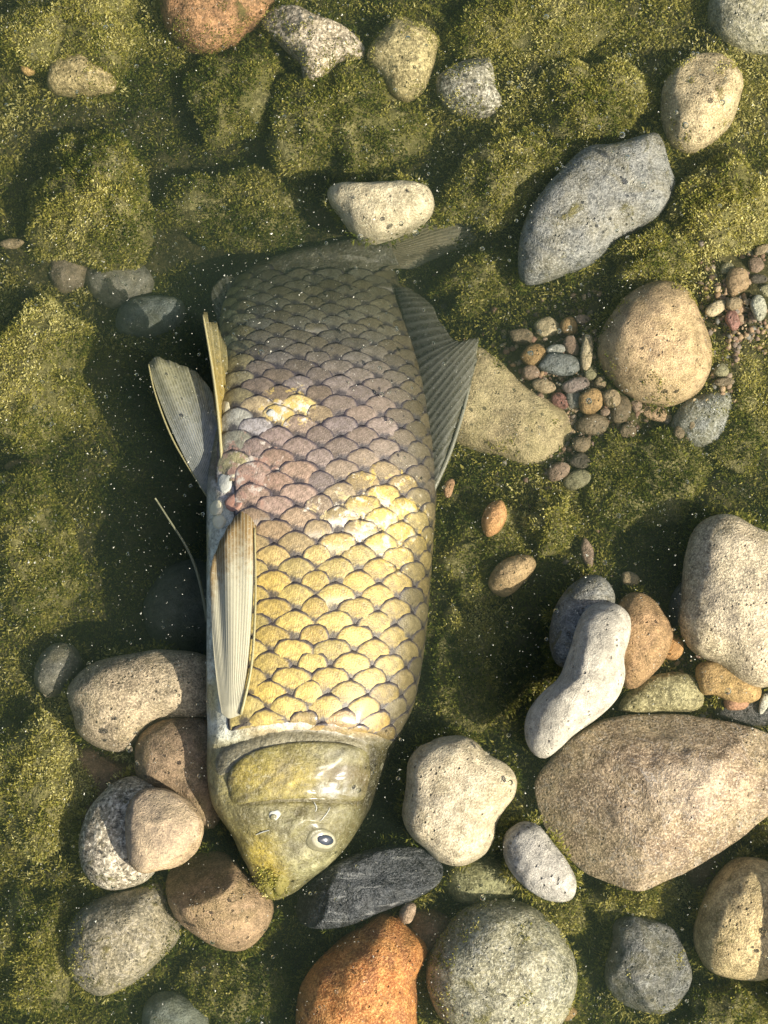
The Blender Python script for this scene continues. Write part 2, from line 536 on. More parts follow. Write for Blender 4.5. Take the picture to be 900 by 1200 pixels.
# --- stones round the fish's head and along the left of it
G1, G2, G3 = 'stones beside the fish head', 'stones on the bed beyond the fish', 'stones across from the fish'
stone('beige rounded stone half in the fish\'s shadow, highest beside the belly', [(79, 812), (88, 795), (112, 776), (155, 766), (200, 762), (240, 768), (262, 790), (262, 830), (235, 842), (192, 845), (165, 864), (145, 881), (116, 877), (92, 860), (86, 838)], -.014, .032, 'beige', (.98, .92, .84), G1, boxy=.85)
stone('brown stone tucked between the gill cover and the round tan stone', [(159, 890), (163, 862), (185, 844), (215, 838), (245, 841), (268, 870), (268, 930), (252, 969), (236, 966), (212, 945), (185, 930), (163, 915)], -.016, .032, 'brown', (1.15, 1.08, .95), G1, boxy=.7)
stone('round tan dry stone lying on top of the left cluster', [(147, 965), (150, 944), (163, 928), (185, 923), (210, 931), (231, 947), (239, 968), (233, 994), (216, 1014), (190, 1019), (168, 1023), (153, 1012), (148, 988)], .016, .024, 'tan', (1.05, 1.0, .95), G1, boxy=.78, chips=2, hl=.016)
stone('pale mottled stone partly under the round tan stone', [(93, 988), (100, 960), (114, 936), (135, 916), (162, 910), (190, 925), (188, 1000), (176, 1028), (152, 1040), (122, 1041), (100, 1022)], -.010, .028, 'granite', (1.05, 1.02, .98), G1, boxy=.78)
stone('brown stone with a curved crease just left of the snout', [(194, 1040), (201, 1015), (230, 998), (262, 1000), (288, 1022), (312, 1042), (321, 1066), (312, 1091), (290, 1112), (262, 1113), (230, 1096), (206, 1075)], -.008, .030, 'brown', (1.25, 1.15, .95), G1, boxy=.8, chip_list=[((-.35, .75, .55), .62)])
stone('dull grey egg-shaped stone at the lower left with a yellow algae foot', [(79, 1098), (92, 1068), (128, 1046), (168, 1036), (190, 1036), (202, 1060), (212, 1085), (206, 1106), (180, 1132), (150, 1156), (116, 1166), (90, 1148), (80, 1122)], -.014, .036, 'greengrey', (.95, .86, .8), G1, boxy=.8)
stone('shaded reddish stone behind the pale mottled stone', [(76, 892), (86, 870), (110, 868), (140, 885), (170, 905), (160, 930), (130, 945), (105, 968), (88, 957), (88, 922)], -.044, .024, 'brown', (1.2, 1.0, .9), G1)
stone('small dim round stone at the left above the beige stone', [(41, 795), (48, 770), (65, 755), (86, 757), (96, 776), (88, 800), (66, 817), (49, 812)], -.040, .024, 'deep', (1, .95, .85), G1)
stone('dim bluish pebble stone sunk in algae at the bottom edge', [(168, 1182), (185, 1163), (215, 1165), (242, 1186), (236, 1212), (175, 1214)], -.042, .018, 'deep', (.9, 1.0, .95), G1)
stone('big shadowy stone under the weed strand beside the belly', [(166, 722), (176, 690), (200, 664), (240, 656), (270, 690), (262, 758), (215, 768), (182, 757)], -.066, .04, 'deep', (.85, .85, .75), G1)
stone('dark slate with white streaks under the fish\'s eye', [(339, 1065), (345, 1046), (375, 1020), (420, 1000), (460, 992), (495, 995), (515, 1009), (518, 1028), (505, 1042), (480, 1056), (440, 1071), (405, 1085), (370, 1088), (346, 1079)], -.014, .020, 'slate', (.8, .8, .8), G1, boxy=.62, chips=4, rough=1.6)
stone('bright orange stone at the bottom edge', [(349, 1168), (364, 1135), (395, 1105), (430, 1078), (456, 1067), (480, 1086), (501, 1106), (498, 1126), (489, 1146), (488, 1182), (480, 1225), (400, 1240), (352, 1218)], -.006, .045, 'orange', (1, 1, 1), G1, boxy=.85)
stone('large round green-grey stone beside the orange stone', [(499, 1142), (504, 1115), (520, 1089), (545, 1064), (577, 1054), (612, 1057), (642, 1075), (666, 1106), (677, 1141), (672, 1172), (655, 1198), (625, 1220), (560, 1224), (520, 1198), (503, 1168)], -.006, .042, 'greengrey', (1.1, 1.08, 1.02), G1, boxy=.78, rough=1.2)
stone('cream heart-shaped stone right of the fish\'s nape', [(478, 893), (490, 875), (503, 870), (516, 864), (540, 862), (557, 869), (568, 881), (580, 888), (594, 897), (605, 914), (602, 932), (591, 948), (582, 966), (578, 985), (565, 1003), (540, 1015), (515, 1010), (498, 995), (481, 980), (471, 955), (476, 920)], .002, .030, 'white', (.95, .9, .82), G1, boxy=.55, rough=.9)
stone('light grey bean pebble between the heart-shaped stone and the boulder', [(590, 985), (597, 971), (614, 963), (632, 968), (650, 990), (667, 1014), (675, 1035), (670, 1053), (650, 1057), (625, 1047), (602, 1026), (592, 1006)], .006, .022, 'grey', (1.0, 1.0, .98), G1, boxy=.8)
stone('dark brown stone wedged between the orange and green-grey stones', [(478, 1085), (487, 1066), (510, 1066), (530, 1080), (528, 1102), (510, 1118), (488, 1110)], -.04, .018, 'brown', (.7, .6, .55), G1)
stone('small peach chip showing between the slate and the orange stone', [(468, 1068), (476, 1057), (487, 1060), (486, 1072), (480, 1082), (470, 1080)], -.02, .012, 'pebble', (.62, .46, .33), G1, name='pebble', cat='pebble', na=32, nr=8)
stone('shaded olive stone below the heart-shaped stone', [(520, 1030), (535, 1008), (575, 1005), (600, 1020), (600, 1048), (570, 1060), (535, 1056)], -.04, .02, 'flat', (.8, .85, .8), G1)

# --- stones on the right
stone('smooth grey kidney-shaped dry stone leaning on the boulder', [(700, 706), (722, 708), (737, 722), (738, 745), (731, 770), (732, 795), (722, 820), (700, 842), (672, 862), (655, 878), (638, 889), (622, 880), (615, 860), (618, 836), (634, 813), (656, 793), (666, 765), (674, 735), (684, 715)], .030, .036, 'grey', (1.04, 1.02, .94), G3, boxy=1.0, rough=.9, hl=.03)
stone('blue-grey stone with a white tip behind the kidney-shaped stone', [(684, 676), (703, 675), (716, 688), (720, 705), (712, 730), (690, 765), (662, 782), (648, 770), (644, 744), (650, 714), (665, 690)], .000, .026, 'slateblue', (.95, .9, .8), G3)
stone('orange-brown stone right of the kidney-shaped stone', [(725, 705), (743, 694), (765, 703), (781, 725), (787, 746), (780, 770), (765, 790), (745, 807), (728, 802), (715, 770), (715, 730)], -.008, .026, 'tan', (1.05, .85, .68), G3)
stone('big pale grainy stone at the right edge', [(804, 650), (813, 622), (833, 606), (856, 604), (880, 617), (905, 630), (938, 660), (948, 720), (930, 780), (900, 804), (870, 801), (840, 778), (812, 762), (797, 732), (800, 700)], .010, .034, 'beige', (1.12, 1.1, 1.0), G3, boxy=.7)
stone('dark stone edge tucked under the big pale grainy stone', [(784, 712), (790, 692), (804, 680), (818, 700), (818, 740), (800, 750), (788, 735)], -.028, .02, 'darkgrey', (1, .95, .9), G3)
stone('large angular tan boulder at the right edge', [(629, 917), (643, 892), (665, 868), (700, 848), (742, 838), (790, 838), (840, 845), (892, 857), (945, 880), (965, 915), (905, 948), (862, 985), (822, 1010), (782, 1030), (750, 1043), (715, 1035), (680, 1018), (650, 985), (631, 955)], .014, .046, 'boulder', (1, .97, .95), G3, boxy=.48, rough=1.5, na=120, nr=34,
      chip_list=[((-.55, -.2, .7), .60), ((0, .7, .65), .58), ((.3, -.6, .7), .62), ((-.3, .5, .8), .76), ((.1, .1, 1), .84), ((.55, .3, .75), .78)])
stone('yellow-cream stone at the right edge with its far side in shadow', [(814, 1105), (819, 1070), (834, 1036), (855, 1010), (875, 1004), (902, 1012), (918, 1050), (918, 1110), (897, 1146), (860, 1147), (830, 1136)], -.002, .036, 'cream', (1.1, 1.0, .85), G3, boxy=.8)
stone('unseen grey stone placed just outside the frame to shade the yellow-cream stone', [(940, 1120), (944, 1050), (980, 1010), (1030, 1010), (1060, 1090), (1040, 1190), (980, 1230), (946, 1190)], .044, .06, 'darkgrey', (1.2, 1.2, 1.2), G3)  # unseen stone, placed to cast a shadow on its pale neighbour
stone('blocky dark grey stone in algae between two pale stones', [(719, 1080), (738, 1071), (765, 1078), (790, 1090), (798, 1110), (808, 1140), (800, 1166), (780, 1186), (745, 1189), (713, 1160), (710, 1130), (718, 1102)], -.020, .028, 'darkgrey', (1.15, 1.15, 1.12), G3, boxy=.6, chips=4, rough=1.5)
stone('flat yellow-grey stone wedged above the boulder', [(726, 832), (745, 802), (775, 789), (805, 789), (822, 805), (820, 830), (780, 836)], -.024, .014, 'flat', (1, .98, .95), G3, boxy=.6)
stone('ochre flat stone beneath the big pale grainy stone', [(815, 790), (822, 776), (848, 774), (872, 792), (890, 804), (888, 820), (862, 826), (838, 815), (822, 812)], -.018, .012, 'tan', (1.25, 1.05, .7), G3, boxy=.6)
stone('blackish stone in the gap above the boulder', [(838, 830), (852, 812), (880, 815), (910, 800), (925, 825), (905, 848), (865, 850), (842, 842)], -.03, .014, 'slate', (1, .9, .8), G3)
stone('dark hollow stone by the lower right under the boulder', [(800, 1020), (815, 1000), (840, 990), (850, 1005), (838, 1030), (815, 1042)], -.05, .014, 'brown', (.7, .6, .55), G3)

# --- stones on the far side
stone('rust-orange stone with dark algae at the top edge', [(188, 15), (190, -15), (230, -32), (290, -28), (320, -5), (313, 24), (287, 40), (271, 54), (241, 66), (215, 56), (196, 36)], -.026, .026, 'rust', (.9, .86, .82), G2, boxy=.7)
stone('pale mottled three-cornered stone at the top edge', [(308, 28), (320, 12), (345, 10), (380, 25), (410, 38), (428, 57), (421, 68), (402, 69), (386, 85), (371, 103), (356, 93), (350, 72), (329, 52)], -.024, .020, 'granite', (1.1, 1.02, .95), G2, chips=2)
stone('yellowish wedge-shaped stone at the top beside the mottled one', [(430, 70), (440, 48), (464, 22), (495, 14), (516, 25), (513, 55), (506, 85), (496, 106), (478, 117), (461, 112), (446, 90)], -.026, .020, 'flat', (1.15, 1.05, .95), G2, chips=3)
stone('pale grey stone with a lit corner below the wedge-shaped stone', [(510, 95), (525, 72), (548, 68), (565, 61), (576, 75), (581, 105), (589, 125), (570, 139), (540, 136), (518, 120)], -.030, .020, 'granite', (.9, .92, .9), G2, chips=3)
stone('bright cream stone above the tail fin', [(384, 229), (394, 218), (430, 218), (470, 215), (500, 221), (509, 240), (498, 258), (470, 272), (440, 279), (415, 272), (398, 251)], -.010, .022, 'white', (1.0, .96, .86), G2, boxy=.7)
stone('large blue-grey slab-like stone at the upper right', [(607, 292), (615, 260), (640, 220), (680, 180), (720, 170), (750, 163), (772, 161), (783, 195), (791, 215), (785, 236), (770, 255), (745, 271), (715, 291), (690, 310), (660, 322), (625, 333), (609, 326)], -.012, .026, 'slateblue', (1.12, 1.06, .95), G2, boxy=.58)
stone('rough cream oval stone at the upper right', [(774, 126), (778, 100), (800, 75), (830, 65), (855, 75), (869, 98), (863, 130), (850, 155), (815, 179), (790, 173), (777, 150)], -.006, .032, 'cream', (1.06, 1.0, .95), G2, boxy=.9, chips=2)
stone('grey-yellow stone cut by the top right corner', [(829, 20), (838, -12), (870, -28), (925, -22), (940, 30), (908, 62), (880, 66), (848, 53)], -.016, .026, 'greengrey', (1.25, 1.2, 1.1), G2, boxy=.7)
stone('large smooth tan oval stone right of the dorsal fin', [(699, 412), (706, 385), (730, 351), (760, 333), (785, 332), (806, 345), (821, 375), (833, 410), (830, 441), (815, 463), (790, 475), (765, 475), (735, 463), (711, 441)], -.002, .036, 'tan', (1.25, 1.16, 1.0), G2, boxy=.9, rough=.8)
stone('flat blunt-ended tan stone partly under the dorsal fin', [(555, 408), (577, 421), (611, 450), (650, 475), (673, 496), (665, 526), (645, 549), (620, 551), (590, 540), (555, 528), (528, 515), (512, 480), (525, 435)], -.034, .022, 'tan', (1.15, 1.18, 1.0), G2, boxy=.6)
stone('grey stone carrying small pebbles below the tan oval stone', [(786, 498), (800, 472), (830, 458), (855, 454), (864, 470), (856, 495), (845, 520), (815, 525), (795, 514)], -.028, .018, 'darkgrey', (1.6, 1.65, 1.6), G2)
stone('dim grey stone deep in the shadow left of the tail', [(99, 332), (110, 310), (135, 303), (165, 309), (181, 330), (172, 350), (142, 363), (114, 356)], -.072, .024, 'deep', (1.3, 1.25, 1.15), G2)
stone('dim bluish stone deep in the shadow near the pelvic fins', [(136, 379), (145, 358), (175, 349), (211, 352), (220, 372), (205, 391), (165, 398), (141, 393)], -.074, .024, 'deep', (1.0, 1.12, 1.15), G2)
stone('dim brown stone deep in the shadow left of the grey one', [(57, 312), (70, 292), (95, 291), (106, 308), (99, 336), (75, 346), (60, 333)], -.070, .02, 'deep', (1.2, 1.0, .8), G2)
stone('pinkish stone filmed with algae at the upper left', [(55, 96), (64, 73), (90, 63), (116, 68), (134, 90), (131, 107), (92, 112), (62, 109)], -.036, .018, 'flat', (1.2, 1.05, .95), G2, boxy=.7)
stone('tan stone with a grey end in the algae right of the flank', [(572, 681), (584, 661), (604, 651), (622, 652), (628, 664), (615, 682), (596, 698), (578, 694)], -.026, .016, 'tan', (1.25, 1.12, .9), G3)
stone('small orange-tan stone in algae right of the flank', [(564, 611), (572, 592), (588, 587), (594, 605), (585, 623), (570, 629)], -.028, .013, 'tan', (1.5, 1.05, .7), G3, name='pebble', cat='pebble', na=36, nr=10)

# --- pebbles: px, py, rx, ry, rotation, rise, tint, label
TAN, ORG, GRY, PNK, CRM, BRN, BLU, OLV, DRK = (.46, .36, .22), (.50, .33, .15), (.32, .31, .26), (.40, .29, .21), (.68, .57, .36), (.27, .21, .13), (.26, .28, .27), (.33, .31, .18), (.14, .12, .09)
PEB = [
    (641, 384, 15, 12, 0, 8, CRM, 'cream pebble at the top of the pebble patch'),
    (667, 383, 11, 11, 0, 8, ORG, 'round orange pebble beside the cream pebble'),
    (611, 395, 15, 10, 10, 6, BRN, 'brown pebble at the left end of the pebble patch'),
    (626, 417, 15, 13, -20, 8, ORG, 'orange-tan pebble with a bubble over it'),
    (651, 409, 12, 6, -8, 9, (.55, .56, .5), 'small pale grey pebble above the blue-grey one'),
    (670, 405, 8, 14, -25, 8, PNK, 'slim pink pebble right of the pale grey one'),
    (656, 428, 24, 13, 5, 9, BLU, 'flat blue-grey pebble in the middle of the patch'),
    (688, 412, 7, 21, 5, 8, CRM, 'upright cream sliver beside the tan oval stone'),
    (622, 437, 10, 9, 0, 6, PNK, 'pinkish pebble against the flat blunt-ended stone'),
    (638, 452, 14, 8, 15, 8, TAN, 'tan oval pebble below the pinkish one'),
    (674, 452, 17, 10, -10, 8, (.36, .29, .26), 'mauve-grey flat pebble below the blue-grey one'),
    (693, 437, 8, 9, 30, 6, OLV, 'olive pebble touching the tan oval stone'),
    (704, 448, 7, 9, 20, 6, TAN, 'small tan pebble under the rim of the oval stone'),
    (657, 470, 12, 9, 30, 6, (.36, .18, .15), 'dull red pebble beside the flat blunt-ended stone'),
    (673, 468, 9, 12, -20, 5, GRY, 'grey pebble left of the round orange-tan one'),
    (692, 470, 15, 14, 0, 9, ORG, 'largest round orange-tan pebble of the patch'),
    (716, 467, 11, 10, 0, 8, TAN, 'tan pebble right of the largest orange-tan one'),
    (695, 498, 19, 13, 0, 8, BRN, 'grey-brown pebble at the lower end of the patch'),
    (682, 520, 11, 9, 0, 7, BRN, 'small brown pebble below the grey-brown one'),
    (655, 553, 14, 10, -30, 7, PNK, 'pinkish tan pebble below the flat blunt-ended stone'),
    (680, 540, 13, 9, 0, 5, DRK, 'dark pebble in the shadow below the patch'),
    (677, 562, 17, 11, -15, 6, OLV, 'green-grey pebble half grown over with algae'),
    (683, 374, 9, 5, 0, 6, PNK, 'flat reddish chip right of the round orange pebble'),
    (709, 483, 6, 5, 0, 6, PNK, 'tiny pinkish pebble under the tan one'),
    (727, 480, 12, 16, 10, 6, BRN, 'brownish grey pebble under the tan oval stone'),
    (735, 505, 11, 9, 0, 5, BRN, 'dim brown pebble at the edge of the green algae'),
    (745, 474, 7, 9, -20, 7, PNK, 'pinkish pebble at the foot of the tan oval stone'),
    (769, 484, 19, 9, 20, 7, (.66, .46, .28), 'peach flat pebble below the tan oval stone'),
    (816, 494, 11, 13, 10, 14, TAN, 'tan pebble lying on the grey stone'),
    (796, 507, 7, 8, 0, 12, BRN, 'small brown pebble at the left on the grey stone'),
    (808, 511, 9, 7, 0, 12, BRN, 'brown pebble under the tan one on the grey stone'),
    (845, 434, 9, 8, 0, 6, OLV, 'olive pebble right of the tan oval stone'),
    (848, 448, 12, 5, -5, 6, BRN, 'flat brown pebble above the pebble-carrying grey stone'),
    (852, 315, 9, 7, -20, 6, OLV, 'olive pebble at the corner of the gravel patch'),
    (886, 311, 10, 9, 10, 7, PNK, 'pinkish grey pebble near the right edge'),
    (864, 330, 14, 17, 30, 8, (.45, .32, .18), 'large tan-brown pebble of the gravel patch'),
    (839, 361, 13, 8, -30, 8, CRM, 'cream pebble beside the tan oval stone'),
    (860, 356, 10, 8, 0, 6, TAN, 'tan pebble under the large tan-brown one'),
    (859, 375, 8, 11, -15, 6, (.42, .22, .18), 'reddish pebble of the gravel patch'),
    (889, 360, 9, 15, -10, 8, (.52, .52, .40), 'pale greenish upright pebble at the right edge'),
    (893, 292, 10, 5, -30, 6, TAN, 'thin tan pebble at the right edge under yellow algae'),
    (889, 327, 10, 6, 0, 5, DRK, 'dark pebble at the right edge'),
    (898, 340, 9, 7, 0, 6, OLV, 'grey-olive pebble cut by the right edge'),
    (788, 760, 14, 15, 35, 14, (.60, .34, .14), 'orange pebble between the orange-brown and pale grainy stones'),
    (827, 770, 12, 5, 5, 14, (.65, .42, .32), 'flat pink pebble under the pale grainy stone'),
    (862, 822, 15, 11, 10, 17, (.52, .29, .17), 'pink-orange pebble in the dark gap above the boulder'),
    (895, 825, 5, 12, 15, 17, (.75, .73, .6), 'white sliver in the dark gap above the boulder'),
    (858, 793, 9, 4, 20, 18, CRM, 'cream chip under the pale grainy stone'),
    (526, 572, 6, 12, 15, 13, (.60, .36, .20), 'thin orange chip by the foot of the dorsal fin'),
    (688, 648, 7, 17, -15, 7, PNK, 'slim pink pebble in the algae above the blue-grey stone'),
    (739, 679, 12, 8, 25, 8, TAN, 'small tan pebble above the orange-brown stone'),
    (34, 78, 9, 10, 20, 14, (.75, .50, .20), 'small bright yellow pebble at the upper left'),
    (14, 285, 14, 6, -5, 9, TAN, 'flat tan pebble at the left edge'),
    (22, 546, 16, 8, -10, 8, (.55, .40, .2), 'yellow-tan pebble in the algae at the left edge'),
    (519, 330, 5, 12, 15, 10, BRN, 'thin brown pebble right of the tail'),
    (541, 356, 12, 7, 25, 10, BRN, 'brown pebble between the tail and the dorsal fin'),
    (519, 252, 9, 6, 15, 10, (.42, .27, .16), 'small brown pebble beside the bright cream stone'),
    (662, 1186, 13, 10, 0, 9, ORG, 'orange pebble beside the large green-grey stone'),
    (102, 822, 6, 6, 0, 4, TAN, None),
    (58, 810, 9, 8, 0, 12, (.5, .42, .3), 'pale pebble under the small dim round stone'),
    (96, 905, 13, 16, 0, 10, (.45, .33, .24), None),
]
for px, py, rx, ry, rot, rise, tint, lab in PEB:
    if lab is None:
        continue
    g = float(ground_z(np.array(px), np.array(py)))
    hu = min(rx, ry) * 0.0006 * 0.75
    o = stone(lab, ell(px, py, rx, ry, rot), g + rise * 0.0011 + hu * 0.5, hu, 'pebble', tint, 'small pebbles on the bed', name='pebble', cat='pebble', na=28, nr=8, boxy=.72, rough=1.3)

# --- stones wholly grown over with algae
MOSS = [
    (95, 40, 88, 58, 10, -.028, 'algae-covered mound in the upper left corner'),
    (112, 242, 78, 66, 0, -.030, 'yellow-olive algae mound with a dark notch at the upper left'),
    (40, 445, 72, 78, 0, -.034, 'large algae mound at the left edge beside the pelvic fins'),
    (405, 150, 76, 66, 0, -.030, 'rounded algae mound above the bright cream stone'),
    (275, 112, 54, 50, 0, -.036, 'brownish algae mound below the rust-orange stone'),
    (272, 250, 88, 44, 0, -.052, 'dark green algae mound above the fish\'s tail end'),
    (590, 215, 88, 40, -25, -.028, 'long algae ridge left of the blue-grey slab-like stone'),
    (700, 118, 66, 44, -15, -.024, 'yellow algae mound left of the rough cream oval stone'),
    (620, 30, 92, 46, 0, -.026, 'broad yellow-olive algae mound at the top edge'),
    (850, 250, 62, 58, 30, -.014, 'bright yellow algae mound at the right edge'),
    (765, 305, 46, 32, 0, -.018, 'green algae mound between the blue-grey slab and the tan oval stone'),
    (752, 560, 78, 66, 0, -.034, 'bushy green algae mound below the pebble patch'),
    (644, 616, 26, 32, 0, -.026, 'small bright yellow algae knob right of the flank'),
    (872, 480, 40, 60, 0, -.030, 'olive algae mound at the right edge below the gravel'),
    (560, 335, 44, 30, -20, -.046, 'dull algae mound between the tail and the slab-like stone'),
    (570, 640, 46, 60, 0, -.040, 'low olive algae mound close to the fish\'s back'),
    (850, 1190, 56, 42, 0, -.026, 'algae mound in the lower right corner'),
    (735, 1052, 48, 34, -10, -.036, 'olive algae stone under the boulder'),
    (650, 1066, 38, 30, 0, -.042, 'olive algae stone between the green-grey and blocky stones'),
    (40, 640, 58, 80, 0, -.040, 'algae bank at the left edge across from the belly'),
    (40, 920, 62, 76, 0, -.030, 'yellowish algae bank left of the stone cluster'),
    (265, 1155, 56, 52, 0, -.046, 'dark green algae mound below the snout'),
    (45, 1120, 48, 70, 0, -.036, 'algae bank in the lower left corner'),
    (548, 790, 44, 70, 0, -.040, 'dim algae mound above the heart-shaped stone'),
    (905, 950, 40, 30, -30, -.024, 'green algae patch under the boulder at the right edge'),
]
def algae_coat(parent, dens, seed):
    me = parent.data
    n = len(me.vertices)
    co = np.zeros(n * 3); me.vertices.foreach_get('co', co); co = co.reshape(-1, 3)
    fs = [(p.vertices[0], p.vertices[1], p.vertices[2]) for p in me.polygons]
    fs = np.array(fs)
    a, b_, c = co[fs[:, 0]], co[fs[:, 1]], co[fs[:, 2]]
    cr = np.cross(b_ - a, c - a)
    ar = np.linalg.norm(cr, axis=1) + 1e-12
    nr = cr / ar[:, None]
    w = ar * (nr[:, 2] > 0.02)
    cnt = int(w.sum() * dens)
    idx = rng.choice(len(fs), cnt, p=w / w.sum())
    u, v = rng.random((2, cnt, 1))
    base = a[idx] + (b_[idx] - a[idx]) * u + (c[idx] - a[idx]) * v
    wp = base + np.array(parent.location)
    px, py = to_px(wp)
    keep = (px > -30) & (px < 930) & (py > -30) & (py < 1230) & (rng.random(len(px)) < 1.0 + 1.3 * fbm(wp, 75, 3, 50 + seed))
    base, wp, nn, px, py = base[keep], wp[keep], nr[idx][keep], px[keep], py[keep]
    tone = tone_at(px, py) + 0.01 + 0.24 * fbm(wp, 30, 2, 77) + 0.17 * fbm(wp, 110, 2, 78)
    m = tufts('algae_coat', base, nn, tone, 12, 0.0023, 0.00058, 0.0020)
    o = bpy.data.objects.new('algae_coat', m)
    col.objects.link(o)
    m.materials.append(M['algae'])
    o.parent = parent
    o['kind'] = 'stuff'

for i, (px, py, rx, ry, rot, zt, lab) in enumerate(MOSS):
    g = float(ground_z(np.array(px), np.array(py)))
    zt -= .001
    hu = max(zt - g, 0.012) * 0.98
    poly = ell(px, py, rx * 1.06, ry * 1.06, rot, 13, 0.24)
    o = stone(lab, poly, zt, hu, 'mossy', (1, 1, 1), 'algae-covered mounds', name='algae_covered_stone', cat='mossy stone', boxy=.95, rough=3.4, nr=18)
    algae_coat(o, 130000, i)

def skirt_algae():
    B, TN_, N_ = [], [], []
    for poly, zt, hu in SKIRT:
        O = resample(poly, 160)
        c = O.mean(0)
        k = int(np.linalg.norm(np.roll(O, -1, 0) - O, axis=1).sum() * 0.55)
        i = rng.integers(0, 160, k)
        q = O[i] + rng.normal(size=(k, 2)) * 2.0 + (O[i] - c) / np.linalg.norm(O[i] - c, axis=1, keepdims=True) * 2.5
        keep = fbm(np.stack([q[:, 0], q[:, 1], q[:, 0] * 0], -1), 1 / 22.0, 2, 5) > -0.12
        q = q[keep]
        g = ground_z(q[:, 0], q[:, 1])
        z = np.minimum(zt - hu - .002, g + rng.random(len(q)) * np.maximum(zt - hu - g, 0.004))
        B.append(at_np(q[:, 0], q[:, 1], z)); TN_.append(tone_at(q[:, 0], q[:, 1]))
        d = np.concatenate([(q - c) * np.array([1, -1]), np.zeros((len(q), 1))], 1)
        d /= np.linalg.norm(d, axis=1, keepdims=True) + 1e-9
        d[:, 2] = .9
        N_.append(d / np.linalg.norm(d, axis=1, keepdims=True))
    B, TN_, N_ = np.concatenate(B), np.concatenate(TN_), np.concatenate(N_)
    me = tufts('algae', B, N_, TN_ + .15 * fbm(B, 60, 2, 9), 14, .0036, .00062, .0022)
    tag(add('algae', me, M['algae']), 'thin fringe of olive algae round the feet of the stones', 'algae', kind='stuff')

def part_coat(o, dens, seed, thr=0.0):
    me = o.data
    co = np.zeros(len(me.vertices) * 3); me.vertices.foreach_get('co', co); co = co.reshape(-1, 3)
    fs = np.array([(p.vertices[0], p.vertices[1], p.vertices[2]) for p in me.polygons])
    a, b_, c = co[fs[:, 0]], co[fs[:, 1]], co[fs[:, 2]]
    cr_ = np.cross(b_ - a, c - a); ar = np.linalg.norm(cr_, axis=1) + 1e-12; nr = cr_ / ar[:, None]
    w = ar * (nr[:, 2] > 0.05)
    cnt = int(w.sum() * dens)
    idx = rng.choice(len(fs), cnt, p=w / w.sum())
    base = a[idx] + (b_[idx] - a[idx]) * rng.random((cnt, 1))
    wp = base + np.array(o.location)
    # thick towards the foot, thin and patchy on top
    hz = (base[:, 2] - base[:, 2].min()) / (np.ptp(base[:, 2]) + 1e-9)
    k = (fbm(wp, 55, 3, seed) + .55 * (1 - hz) - .28) > thr
    base, wp, nn = base[k], wp[k], nr[idx][k]
    px, py = to_px(wp)
    m = tufts('algae_coat', base, nn, tone_at(px, py) + .06 + .2 * fbm(wp, 110, 2, 78), 8, .0015, .00045, .0014)
    ob = bpy.data.objects.new('algae_coat', m); col.objects.link(ob); m.materials.append(M['algae'])
    ob.parent = o; ob['kind'] = 'stuff'

for k, o in enumerate([q for q in col.objects if q.name.split('.')[0] == 'stone']):
    cpx, cpy = to_px(np.array(o.location))
    if cpy < 240 and cpx < 850:
        part_coat(o, 60000, k, .05 if cpx < 620 else .22)
    elif 380 < cpy < 560 and cpx > 520 or o['label'].startswith(('dull grey egg', 'blocky dark', 'large round green', 'shaded olive')):
        part_coat(o, 45000, k, .22)

def bed_algae():
    n = 27000
    px = rng.uniform(-40, 940, n * 2); py = rng.uniform(-40, 1240, n * 2)
    dens = 0.8 + 0.4 * fbm(np.stack([px, py, px * 0], -1), 1 / 45.0, 2, 41)
    for (cx, cy, r) in ((650, 450, 62), (700, 490, 45), (875, 345, 52), (850, 810, 45)):
        dens -= 1.3 * np.exp(-((px - cx) ** 2 + (py - cy) ** 2) / (2 * (r * 0.7) ** 2))
    keep = rng.random(n * 2) < dens
    px, py = px[keep], py[keep]
    hid = np.zeros(len(px), bool)
    for poly in COVER:
        P = np.array(poly); c = P.mean(0)
        hid |= in_poly(px, py, [tuple(c + (q - c) * 0.8) for q in P])
    px, py = px[~hid], py[~hid]
    z = ground_z(px, py)
    base = at_np(px, py, z)
    nrm = np.tile(np.array([[0, 0, 1.0]]), (len(px), 1))
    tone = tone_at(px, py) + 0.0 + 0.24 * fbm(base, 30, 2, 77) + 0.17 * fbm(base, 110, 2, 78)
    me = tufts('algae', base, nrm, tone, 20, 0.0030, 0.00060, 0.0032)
    o = add('algae', me, M['algae'])
    tag(o, 'fuzzy olive green algae growing over the stream bed', 'algae', kind='stuff')
bed_algae()
skirt_algae()

